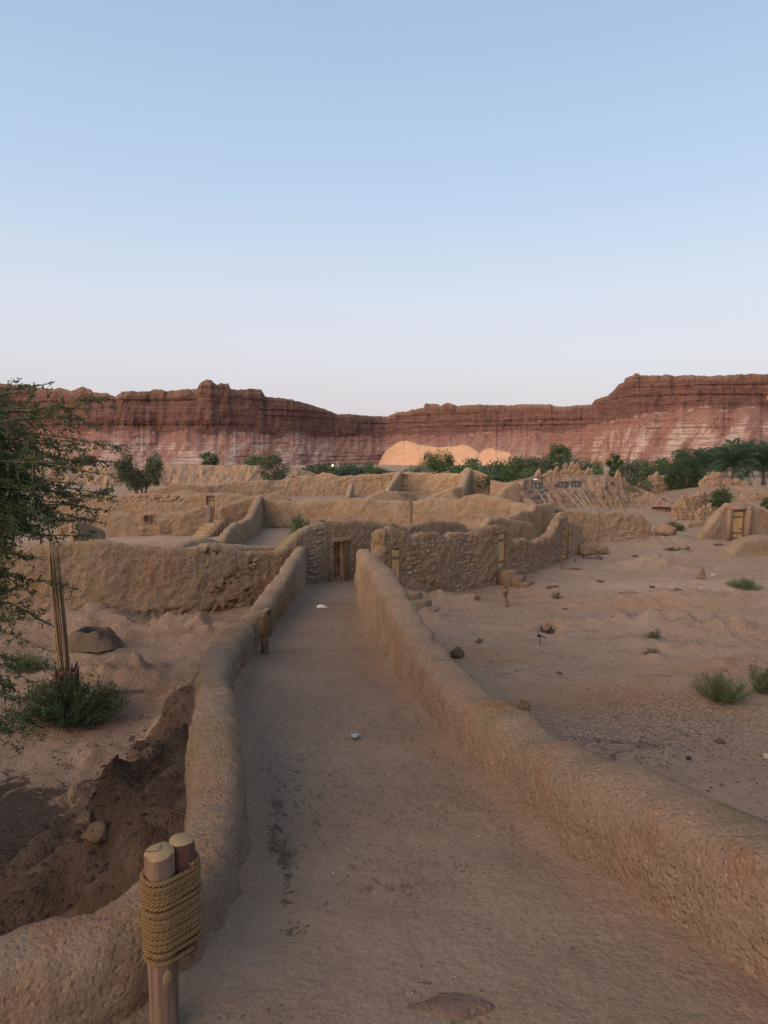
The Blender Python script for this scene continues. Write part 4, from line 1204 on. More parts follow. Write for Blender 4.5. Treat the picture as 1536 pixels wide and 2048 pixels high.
def cliff_material():
    k = NT('sandstone_cliff')
    al, ri, cf, pk = k.at('along'), k.at('rise'), k.at('cliff'), k.at('pinky')
    comb = k.n('ShaderNodeCombineXYZ')
    sep = k.n('ShaderNodeSeparateXYZ'); k.l(k.pos, sep.inputs[0])
    k.l(al, comb.inputs[0]); k.l(sep.outputs[2], comb.inputs[2])
    ac = comb.outputs[0]
    # cliff face
    strat = k.noise(1, 4, .65, vec=k.mapped(ac, (.05, 1, .34)))
    strat2 = k.noise(1, 4, .65, vec=k.mapped(ac, (.06, 1, .95), (0, 5, 0)))
    vert = k.noise(1, 5, .68, vec=k.mapped(ac, (.21, 1, .028), (3, 0, 0)))
    big = k.noise(1, 4, .6, vec=k.mapped(ac, (.022, 1, .03), (0, 9, 0)))
    c = k.mix(k.step(strat, .35, .65), (.15, .076, .064), (.235, .122, .096))
    c = k.mix(k.step(vert, .50, .74, 0, .5), c, (.135, .075, .068))
    c = k.mix(k.step(big, .55, .72, 0, .7), c, (.32, .155, .112))
    c = k.mix(k.step(strat2, .60, .70, 0, .45), c, (.36, .24, .17))
    patch = k.noise(1, 2, .5, vec=k.mapped(ac, (.05, 1, .05), (11, 3, 0)))
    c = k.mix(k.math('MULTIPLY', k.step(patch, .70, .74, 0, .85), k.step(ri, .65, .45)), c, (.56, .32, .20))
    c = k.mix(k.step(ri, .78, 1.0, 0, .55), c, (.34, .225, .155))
    # talus
    shear = k.n('ShaderNodeCombineXYZ')
    k.l(k.math('ADD', al, k.math('MULTIPLY', sep.outputs[2], -.55)), shear.inputs[0]); k.l(sep.outputs[2], shear.inputs[2])
    st = k.noise(1, 5, .68, vec=k.mapped(shear.outputs[0], (.075, 1, .030)))
    st2 = k.noise(1, 5, .72, vec=k.mapped(ac, (.02, 1, .5), (0, 2, 0)))
    spot = k.noise(.25, 5, .7)
    t = k.mix(k.step(spot, .35, .65), (.285, .138, .106), (.365, .19, .145))
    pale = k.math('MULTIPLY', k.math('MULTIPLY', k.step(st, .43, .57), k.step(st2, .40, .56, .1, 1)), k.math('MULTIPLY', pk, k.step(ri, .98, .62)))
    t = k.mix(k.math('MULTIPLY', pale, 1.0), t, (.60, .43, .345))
    t = k.mix(k.step(k.noise(.6, 3, .6), .60, .72, 0, .45), t, (.20, .10, .082))
    col = k.mix(k.step(k.math('ADD', cf, k.math('MULTIPLY', k.math('SUBTRACT', k.noise(.16, 5, .7), .5), 1.3)), .35, .75), t, c)
    h = k.math('ADD', k.math('MULTIPLY', k.noise(.35, 6, .7), 1.0), k.math('MULTIPLY', k.math('MULTIPLY', vert, cf), .8))
    h = k.math('ADD', h, k.math('MULTIPLY', strat2, 1.3))
    return k.finish(col, .97, k.bump(h, 3.2, 1.0), .05)
M['cliff'] = cliff_material()
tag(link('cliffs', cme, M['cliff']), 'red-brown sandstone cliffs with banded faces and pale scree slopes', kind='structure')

DUNE = np.array([(756, 930), (764, 912), (775, 897), (795, 884), (812, 880), (830, 886), (850, 891), (880, 894), (905, 894), (925, 888), (940, 893), (952, 899), (960, 906), (972, 896), (985, 897), (1000, 902), (1018, 904), (1028, 912), (1038, 930)], float)
du = np.arange(756, 1038, 1.5)
dv = np.interp(du, DUNE[:, 0], DUNE[:, 1]) + 1.0 * fbm(du * .08, 0, 2, 3)
yb = np.interp(du, cu, Yb); zb2 = np.interp(du, cu, zb_); yt2 = np.interp(du, cu, Yt); zt2 = np.interp(du, cu, zt_)
rows = []
for k in range(26):
    t = k / 25
    v = dv + (945 - dv) * t
    # the scree plane behind, and the sand lying on it, bulging forward
    tt = np.clip((CAM_Z - yb * tanv(v) - zb2) / (zt2 - zb2), 0, 1.2)
    Y = yb + (yt2 - yb) * tt - 6 - 16 * math.sin(PI * min(t, .6) / 1.2) + 1.2 * fbm(du * .05, t * 3, 4, 3)
    if k == 0: Y = Y + 10
    z = CAM_Z - Y * tanv(v)
    rows.append(np.stack([(du - 768) / F_PX * (Y * math.cos(PITCH) - (z - CAM_Z) * math.sin(PITCH)), Y, z], 1))
V = np.array(rows)
k_ = NT('orange_sand')
cS = k_.mix(k_.step(k_.noise(.05, 4, .6), .35, .65), (.60, .325, .185), (.66, .375, .225))
cS = k_.mix(k_.step(k_.noise(.35, 4, .7), .66, .74, 0, .5), cS, (.35, .17, .11))
M['sand'] = k_.finish(cS, .97, k_.bump(k_.noise(.3, 4, .6), .5, .6), .05)
tag(link('sand_slope', mesh_np('sand_slope', V, grid_quads(*V.shape[:2])), M['sand']), 'bright orange sand slope banked against the foot of the cliffs', kind='structure')

# ------------------------------------------------------------------ vegetation
def rand_dirs(n, r=RNG):
    d = r.normal(size=(n, 3))
    return d / np.linalg.norm(d, axis=1)[:, None]

def leaf_cards(P, size, r=RNG, aspect=.5, upbias=0.0, dirs=None):
    """one pointed leaf (two triangles folded along the rib) at each point"""
    n = len(P)
    A = rand_dirs(n, r) if dirs is None else dirs
    A = A + np.array([0, 0, upbias]); A /= np.linalg.norm(A, axis=1)[:, None]
    B = np.cross(A, rand_dirs(n, r)); B /= np.maximum(np.linalg.norm(B, axis=1), 1e-6)[:, None]
    Cc = np.cross(A, B)
    s = (size * r.uniform(.6, 1.35, n))[:, None]
    p0 = P - A * s * .5
    p2 = P + A * s * .5
    p1 = P + B * s * aspect * .5 + Cc * s * .08
    p3 = P - B * s * aspect * .5 + Cc * s * .08
    V = np.stack([p0, p1, p2, p3], 1).reshape(-1, 3)
    Q = np.arange(n * 4).reshape(n, 4)
    T = np.concatenate([Q[:, [0, 1, 2]], Q[:, [0, 2, 3]]])
    return V, T

def crown_points(n, rx, ry, rz, nclump, clump_r, r, flat=.0):
    d = rand_dirs(nclump, r)
    rad = r.uniform(.35, 1.0, nclump) ** .6
    c = d * rad[:, None] * np.array([rx, ry, rz])
    c[:, 2] = np.where(c[:, 2] < -.5 * rz, c[:, 2] * .6, c[:, 2])
    w = r.uniform(.4, 1.3, nclump); w /= w.sum()
    k = r.choice(nclump, n, p=w)
    off = rand_dirs(n, r) * (r.uniform(0, 1, n) ** .45)[:, None] * clump_r * r.uniform(.7, 1.3, nclump)[k][:, None]
    return c[k] + off, c

def tree_meshes(seed, h, rx, rz, nleaf, leaf, nclump=26, clump=.42, trunk_h=.35, stems=1, tr=.05):
    r = np.random.default_rng(seed)
    ctr = np.array([0, 0, h - rz])
    P, cl_ = crown_points(nleaf, rx, rx, rz, nclump, clump * rx, r)
    P = P + ctr
    P[:, 2] = np.maximum(P[:, 2], .05 * h)
    V, T = leaf_cards(P, leaf, r, .55)
    crown = mesh_np('crown', V, None, T, False)
    mb = MB()
    for s in range(stems):
        a = r.uniform(0, 2 * PI)
        top = ctr + np.array([math.cos(a), math.sin(a), 0]) * rx * (.35 if stems > 1 else .1) + np.array([0, 0, -.1 * rz])
        b0 = np.array([math.cos(a), math.sin(a), 0]) * tr * h * (1.2 if stems > 1 else 0)
        t = np.linspace(0, 1, 7)[:, None]
        L = b0 + (top - b0) * t + np.array([.06, .03, 0]) * h * np.sin(t * PI * 1.3)
        mb.tube(L, tr * h * (1 - .6 * t[:, 0]), 7)
        for c in cl_[r.choice(len(cl_), min(7, len(cl_)), replace=False)]:
            k = r.integers(2, 6)
            e = c + ctr
            tt = np.linspace(0, 1, 5)[:, None]
            B = L[k] + (e - L[k]) * tt + np.array([0, 0, .06 * h]) * np.sin(tt * PI)
            mb.tube(B, tr * h * .42 * (1 - .75 * tt[:, 0]), 5)
    tr_me = mesh_np('trunk', np.concatenate(mb.V), np.concatenate(mb.Q), np.concatenate(mb.T))
    return tr_me, crown

def plant_tree(name, label, me, x, y, z, sc=(1, 1, 1), rz=0.0, mat='leaf', cat='tree', group=None):
    e = empty(name, (x, y, z), rz)
    e.scale = sc
    tag(e, label, cat, group)
    a, b_ = me
    if not a.materials: a.materials.append(M['branch'])
    if not b_.materials: b_.materials.append(M[mat])
    link('trunk', a, None, e); link('crown', b_, None, e)
    return e

def gz(x, y): return float(ground_z(np.array([x]), np.array([y]))[0])

def tree_at(name, label, seed, u, vtop, wpx_, Y, mat='leaf', nleaf=2600, leaf=.22, cat='tree', group=None, sink=0.05, zb=None, **kw):
    p = at(u, vtop, Y)
    z0 = gz(p[0], Y) if zb is None else zb
    h = p[2] - z0 + sink
    rx = wpx_ / F_PX * Y / 2
    kw.setdefault('nclump', 26)
    me = tree_meshes(seed, h * 1.06, rx * .86, min(h * .49, max(rx * .9, h * .38)), nleaf, leaf, **kw)
    return plant_tree(name, label, me, p[0], Y, z0 - sink, mat=mat, cat=cat, group=group)

# belt of bushes and small trees at the foot of the cliffs
BELT = tree_protos = [tree_meshes(300 + i, 4.2, 2.0 + .35 * (i % 3), 1.9, 1500, .34, nclump=22, clump=.40, tr=.035) for i in range(6)]
for i, (a, b_) in enumerate(BELT):
    a.materials.append(M['branch']); b_.materials.append(M[('leaf', 'leaf_dark', 'leaf_olive', 'leaf', 'leaf_palm', 'leaf')[i]])
belt = [(612, 930, 30, 150), (632, 927, 34, 165), (655, 928, 36, 150), (684, 927, 40, 170), (705, 927, 36, 155), (728, 928, 40, 165), (748, 929, 36, 150), (768, 933, 34, 170), (785, 931, 32, 160), (802, 930, 34, 150), (822, 932, 30, 165), (838, 925, 34, 150),
        (925, 920, 44, 150), (945, 926, 40, 140), (962, 925, 40, 150), (985, 926, 44, 135), (1003, 928, 40, 150), (1020, 924, 40, 140), (1038, 926, 44, 130), (1056, 926, 42, 135), (1075, 926, 44, 125), (1092, 925, 40, 135), (1140, 928, 40, 125),
        (1172, 925, 34, 130), (1190, 935, 30, 120), (1250, 930, 40, 125), (1268, 932, 42, 115), (1290, 932, 46, 125), (1312, 934, 44, 115), (1330, 930, 46, 130), (1350, 928, 46, 120), (1365, 925, 44, 135), (1275, 950, 36, 90), (1010, 940, 46, 105), (975, 938, 44, 110), (1045, 942, 44, 105)]
kinds = ['rounded dark green tree', 'deep green bushy tree', 'grey-green bushy tree', 'fresh green rounded tree', 'blue-green feathery tree', 'mid green spreading tree']
names_ord = ['first', 'second', 'third', 'fourth', 'fifth', 'sixth', 'seventh', 'eighth', 'ninth', 'tenth', 'eleventh', 'twelfth']
order = sorted(range(len(belt)), key=lambda i: belt[i][0])
segs = {'before the lamp post and the dune': [], 'under the orange sand slope': [], 'between the sand slope and the ruin block': [], 'beyond the gullied mound': []}
for i in order:
    u = belt[i][0]
    key = list(segs)[0] if u < 760 else list(segs)[1] if u < 935 else list(segs)[2] if u < 1100 else list(segs)[3]
    segs[key].append(i)
for key, ids in segs.items():
    for j, i in enumerate(ids):
        u, vt, w, Y = belt[i]
        vt -= 4; Y *= .70
        vt += 6 + (7 if 752 < u < 855 or 925 < u < 1110 else 0) if Y > 100 else .9
        kd = i % 6
        p = at(u, vt, Y)
        z0 = gz(p[0], Y)
        h = p[2] - z0 + .2
        a, b_ = BELT[kd]
        rx = w / F_PX * Y / 2
        h *= random.uniform(.8, 1.18); rx *= random.uniform(.8, 1.25)
        e = plant_tree('belt_tree', '%s, %s of the belt %s' % (kinds[kd], names_ord[j], key), (a, b_), p[0], Y, z0 - .2, (rx / 1.5, rx / 1.5, h / 4.2), random.uniform(0, 6.28), group='trees of the green belt below the cliffs')

tree_at('acacia_tree', 'large rounded tree rising in front of the orange sand slope', 41, 878, 907, 76, 130, 'leaf', 4200, .30, nclump=40)
tree_at('acacia_tree', 'tall airy tree standing above the ruin block on the mound', 42, 1120, 889, 52, 115, 'leaf_dark', 3200, .26, nclump=32, clump=.36)
tree_at('acacia_tree', 'upright dark tree beside the ruin spike of the mound', 43, 1230, 914, 34, 105, 'leaf_dark', 2200, .24)
tree_at('acacia_tree', 'dense round dark tree among the ruins beyond the yard', 44, 1374, 922, 88, 68, 'leaf_dark', 7500, .17, nclump=60, clump=.34)
tree_at('bush', 'low round green bush behind the stepped gable of the house', 45, 1442, 975, 52, 50, 'leaf', 3200, .12, cat='bush', nclump=36)
tree_at('bush', 'clipped-off bush at the edge beyond the house', 46, 1545, 990, 40, 55, 'leaf', 2000, .12, cat='bush')
tree_at('acacia_tree', 'grey-green spreading tree on the gullied bank', 47, 546, 914, 68, 84, 'leaf_olive', 4200, .20, nclump=40, zb=.2)
tree_at('bush', 'small green bush on the crest of the gullied bank', 48, 416, 908, 40, 100, 'leaf', 1600, .26, cat='bush', zb=2.0)
tree_at('bush', 'flat green bush behind the grey-green spreading tree', 49, 512, 915, 46, 102, 'leaf', 1600, .26, cat='bush', zb=1.9)
tree_at('bush', 'olive scrub bush glimpsed behind the acacia twigs', 50, 172, 912, 50, 98, 'leaf_olive', 1400, .26, cat='bush', zb=1.8)
# two-stemmed tree behind the terrace wall
pt = at(283, 985, 56)
e = empty('twin_tree', (pt[0], 56, 0)); tag(e, 'two-stemmed grey-green tree with a split crown behind the terrace wall', 'tree')
mb = MB(); LV = []
rr = np.random.default_rng(77)
for (u0, vt_, uw, vb_) in ((258, 912, 42, 972), (306, 905, 30, 975), (284, 935, 34, 984), (302, 925, 40, 984), (262, 938, 42, 984), (250, 918, 30, 955)):
    c = at(u0, (vt_ + vb_) / 2, 56) - np.array([pt[0], 56, 0])
    hr = (vb_ - vt_) / 2 / F_PX * 56
    P, _ = crown_points(1900, uw / 2 / F_PX * 56, uw / 2 / F_PX * 56, hr, 20, .42, rr)
    LV.append(P + c)
    t = np.linspace(0, 1, 7)[:, None]
    mb.tube(np.array([0, 0, 0]) + (c + np.array([0, 0, hr * .4])) * np.concatenate([t ** 1.2, t ** 1.2, t], 1), .14 * (1 - .75 * t[:, 0]), 7)
mb.build('trunk', M['branch'], e)
V, T = leaf_cards(np.concatenate(LV), .17, rr, .4)
link('crown', mesh_np('crown', V, None, T, False), M['leaf_olive'], e)

# date palms
def frond_mesh(L, seed):
    r = np.random.default_rng(seed)
    mb = MB()
    n = 12
    t = np.linspace(0, 1, n)
    R = np.stack([L * (t - .12 * t ** 3), 0 * t, L * (.40 * t - .55 * t ** 2.1)], 1)
    mb.tube(R, .03 * (1 - .8 * t), 4)
    V, Ts = [], []
    for q in np.linspace(.14, .99, 34):
        p = np.array([np.interp(q, t, R[:, k]) for k in range(3)])
        ll = .72 * math.sin(PI * (.15 + .8 * q)) * L / 3.2
        for s in (-1, 1):
            d = np.array([.62, s * .72, .28 + r.uniform(-.1, .15)]); d /= np.linalg.norm(d)
            b = len(V)
            V += [p - np.array([.03, 0, 0]), p + d * ll * .5 + np.array([.05, 0, .0]), p + d * ll + np.array([0, 0, -.08 * ll]), p + d * ll * .5 - np.array([.05, 0, 0])]
            Ts += [(b, b + 1, b + 2), (b, b + 2, b + 3)]
    mb.add(np.array(V), None, Ts)
    return mesh_np('frond', np.concatenate(mb.V), np.concatenate(mb.Q), np.concatenate(mb.T), False)
FRONDS = [frond_mesh(3.2, 500 + i) for i in range(3)]
for f in FRONDS: f.materials.append(M['leaf_palm'])
def palm(label, u, vc, Y, size, nf=26):
    p = at(u, vc, Y)
    z0 = gz(p[0], Y)
    e = empty('date_palm', (p[0], Y, z0)); tag(e, label, 'palm tree', 'date palms behind the ruins')
    h = p[2] - z0
    t = np.linspace(0, 1, 6)[:, None]
    MB().tube(np.array([0, 0, 1.]) * h * t, .22 - .05 * t[:, 0], 8).build('trunk', M['branch'], e)
    for k in range(nf):
        o = bpy.data.objects.new('frond', FRONDS[k % 3])
        C.objects.link(o)
        o.parent = e
        o.location = (0, 0, h)
        lift = (k / nf) ** .8
        o.rotation_euler = (random.uniform(-.2, .2), -1.38 + 2.15 * (1 - lift), k * 2.399 + random.uniform(-.2, .2))
        s = size * random.uniform(.85, 1.1)
        o.scale = (s, s, s)
for lab, u, vc, Y, sz, nf in (('date palm with the lowest-hanging fronds above the jagged ruin', 1466, 925, 92, 1.0, 30), ('date palm at the picture edge with a broad crown above the jagged ruin', 1528, 925, 96, 1.05, 28),
        ('date palm rising just behind the dense round dark tree', 1400, 926, 115, .95, 26), ('middle date palm of the back row, between two taller crowns', 1432, 922, 118, .9, 26), ('tallest date palm of the back row, standing against the scree', 1498, 912, 120, 1.0, 26),
        ('small palm peeping between the mound and the dense round tree', 1325, 934, 110, .6, 20), ('date palm partly cut off behind the edge of the ruins', 1560, 912, 118, 1.0, 24)):
    palm(lab, u, vc + 7, Y, sz * 1.28, nf + 20)
for j, (u, vt, w, Y) in enumerate([(1380, 905, 50, 150), (1415, 912, 56, 140), (1450, 906, 56, 150), (1480, 902, 60, 150), (1515, 900, 60, 150), (1550, 900, 60, 150)]):
    p = at(u, vt, Y); z0 = gz(p[0], Y); a, b_ = BELT[(0, 3, 1, 5, 3, 0)[j]]; rx = w / F_PX * Y / 2
    plant_tree('grove_tree', '%s, %s from the left in the dark grove backing the date palms' % (kinds[(0, 3, 1, 5, 3, 0)[j]], names_ord[j]), (a, b_), p[0], Y, z0 - .2, (rx / 1.5, rx / 1.5, (p[2] - z0 + .2) / 3.6), random.uniform(0, 6), group='grove behind the palms')

# shrubs in the yards
def shrub(name, label, u, v, w, h, nstem, nleaf, leaf, mat, seed, cat='bush', zb=None, aspect=.35, spread=.9, flat=1.0, pos=None):
    r = np.random.default_rng(seed)
    p = onz(u, v) if pos is None else np.array(pos)
    z0 = gz(p[0], p[1]) if zb is None else zb
    e = empty(name, (p[0], p[1], z0 - .02)); tag(e, label, cat)
    mb = MB(); L, D = [], []
    for s in range(nstem):
        a = r.uniform(0, 2 * PI); q = r.uniform(0, 1) ** .6
        tip = np.array([math.cos(a) * w * .5 * q, math.sin(a) * w * .5 * q * flat, h * (1 - .55 * q ** 2) * r.uniform(.65, 1.1)])
        b0 = np.array([math.cos(a), math.sin(a) * flat, 0]) * w * .16 * q * r.uniform(.3, 1.6)
        t = np.linspace(0, 1, 5)[:, None]
        S = b0 + (tip - b0) * np.concatenate([t ** spread, t ** spread, t ** .9], 1)
        mb.tube(S, .008 * (1 - .7 * t[:, 0]) * max(1, h / .6), 4, False)
        m = nleaf // nstem
        q2 = r.uniform(.12, 1, m) ** .8
        base = np.stack([np.interp(q2, t[:, 0], S[:, k]) for k in range(3)], 1)
        L.append(base + r.normal(size=(m, 3)) * leaf * .9)
        d = (tip - b0); d = d / np.linalg.norm(d)
        D.append(d + .9 * rand_dirs(m, r))
    mb.build('stems', M['branch'], e)
    Lp = np.concatenate(L); Lp[:, 2] = np.maximum(Lp[:, 2], .01)
    V, T = leaf_cards(Lp, leaf, r, aspect, 0, np.concatenate(D))
    o = link('leaves', mesh_np('leaves', V, None, T, False), M[mat], e)
    o['kind'] = 'stuff'
    return e
shrub('bush', 'spreading dark green shrub around the foot of the dry palm stalks', 140, 1440, 2.5, .95, 150, 17000, .05, 'leaf_dark', 61, flat=.75)
shrub('bush', 'fine-leaved green shrub on the open sand of the yard', 1442, 1402, 1.3, .68, 80, 7000, .04, 'leaf_scrub', 62, aspect=.22)
shrub('bush', 'green shrub with a tall stalk, cut off by the picture edge', 1532, 1388, .75, .62, 40, 3200, .04, 'leaf_scrub', 63)
shrub('weed', 'tall thin grey weed standing above the cut-off shrub', 1506, 1362, .18, .75, 5, 260, .04, 'leaf_olive', 64, cat='plant')
shrub('bush', 'low dome of yellow-green scrub on the pale sand, near the cut stone', 1488, 1178, 1.35, .42, 70, 4200, .045, 'leaf_scrub', 65)
shrub('weed', 'dry pale tuft on the sand near the thick bent post', 1113, 1199, .55, .3, 40, 700, .04, 'dry_green', 66, cat='plant', aspect=.15)
shrub('weed', 'small green sprig on the sand above the dark clump', 1305, 1287, .45, .26, 10, 420, .05, 'leaf_scrub', 67, cat='plant')
shrub('weed', 'tiny blue-green sprig beside the green sprig', 1317, 1284, .16, .3, 4, 110, .05, 'leaf_palm', 68, cat='plant')
shrub('weed', 'brown dead clump of twigs on the low sand rise', 1305, 1316, .62, .18, 50, 900, .05, 'dry_green', 69, cat='plant', aspect=.15)
shrub('bush', 'yellowish bush in the gap behind the cone of rubble', 1345, 1061, 1.0, .62, 40, 2200, .06, 'leaf_scrub', 70)
shrub('bush', 'darker green bush tucked beside the yellowish bush', 1360, 1062, .7, .5, 30, 1500, .06, 'leaf', 71)
shrub('weed', 'dry tuft behind the broken knee-high stone wall', 1178, 1085, .6, .45, 20, 500, .05, 'leaf_olive', 72, cat='plant')
shrub('bush', 'dim low shrub below the acacia twigs by the oven', 55, 1345, 1.1, .5, 40, 2600, .045, 'leaf_dark', 73)
pb = at(602, 1080, 40.5)
shrub('bush', 'leafy green sapling inside the roofless room behind the gatehouse', 0, 0, 1.35, 1.5, 26, 1700, .11, 'leaf', 74, pos=(pb[0], 40.5, 0), zb=.1)
pb = at(586, 1085, 39)
shrub('bush', 'bright lime sprig beside the leafy green sapling', 0, 0, .55, .95, 9, 320, .11, 'leaf_bright', 75, pos=(pb[0], 39, 0), zb=.1)
shrub('weed', 'green weeds growing along the water-worn channel', 1345, 1101, 1.2, .18, 30, 700, .05, 'leaf_scrub', 76, cat='plant', flat=.3)

# dry palm stem in the long wall's room
pp = at(822, 1045, 36)
e = empty('dry_palm_stem', (pp[0], 36, 0)); tag(e, 'dry straw-coloured palm stem with hanging frond stubs before the long smooth wall', 'dead palm')
rr = np.random.default_rng(5)
hh_ = zat(1000, 36)
mb = MB()
for i in range(9):
    a = rr.uniform(0, 6.28); t = np.linspace(0, 1, 6)[:, None]
    top = np.array([math.cos(a) * .07, math.sin(a) * .07, hh_ * rr.uniform(.85, 1.05)])
    mb.tube(np.array([math.cos(a) * .03, math.sin(a) * .03, 0]) * (1 - t) + top * t, .022, 5)
mb.build('stem', M['dry'], e)
for i in range(16):
    a = rr.uniform(0, 6.28); L_ = rr.uniform(.25, .55)
    z0 = hh_ * rr.uniform(.75, 1.0)
    t = np.linspace(0, 1, 5)[:, None]
    D = np.array([math.cos(a), math.sin(a), 0])
    if i < 9: D = np.array([-1, rr.uniform(-.3, .3), 0])
    MB().tube(np.array([0, 0, z0]) + D * t * L_ * .8 + np.array([0, 0, .12]) * np.sin(t * PI) - np.array([0, 0, L_ * 1.1]) * t ** 2, .012 * (1 - .6 * t[:, 0]), 4).build('dry_frond', M['dry'], e)

# dead palm with upright stalks beside the acacia
base = onz(137, 1425)
e = empty('cut_palm', (base[0], base[1], -.05)); tag(e, 'cut palm stump with a sheaf of long dry upright stalks, in the dark shrub', 'dead palm')
Yp = base[1]
topz = zat(1068, Yp)
rr = np.random.default_rng(9)
t = np.linspace(0, 1, 8)[:, None]
stump = MB().tube(np.array([0, 0, 0.]) + np.array([-.04, 0, .95]) * t, .20 - .06 * t[:, 0] + .02 * np.sin(t[:, 0] * 30), 12)
for i in range(60):                                                # old leaf bases standing out of the stump
    a = i * 2.4; z = .15 + .8 * i / 60
    d = np.array([math.cos(a), math.sin(a), 0])
    stump.tube(np.array([d * .15 + np.array([0, 0, z - .06]), d * .21 + np.array([0, 0, z + .05]), d * .24 + np.array([0, 0, z + .16])]), [.035, .03, .008], 5)
stump.build('stump', M['bark'], e)
for i in range(24):
    a = rr.uniform(0, 2 * PI); q = rr.uniform(.2, 1)
    b0 = np.array([math.cos(a) * .075 * q - .04, math.sin(a) * .075 * q, .85])
    H_ = (topz + .05) * rr.uniform(.82, 1.03)
    tip = np.array([-.17 + math.cos(a) * .06 * q + rr.uniform(-.04, .04), math.sin(a) * .1 * q, H_])
    t = np.linspace(0, 1, 9)[:, None]
    bow = np.array([math.cos(a), math.sin(a), 0]) * (.02 + .045 * rr.random()) * np.sin(t ** .7 * PI) ** .8
    S = b0 + (tip - b0) * t + bow
    MB().tube(S, (.022 + .01 * rr.random()) * (1 - .72 * t[:, 0]), 5).build('stalk', M['dry'] if i % 7 else M['dry_green'], e)
mb = MB()
for i in range(70):                                                # frayed straw at the top
    a = rr.uniform(0, 2 * PI); z = topz * rr.uniform(.62, 1.0)
    p0 = np.array([-.2 * z / topz + rr.normal() * .06, rr.normal() * .06, z])
    d = np.array([rr.normal() * .3, rr.normal() * .3, rr.uniform(-.3, .5)]) * .5
    mb.tube(np.array([p0, p0 + d * .6 + np.array([0, 0, .03]), p0 + d]), [.006, .005, .002], 3, False)
mb.build('straw_fringe', M['dry'], e)

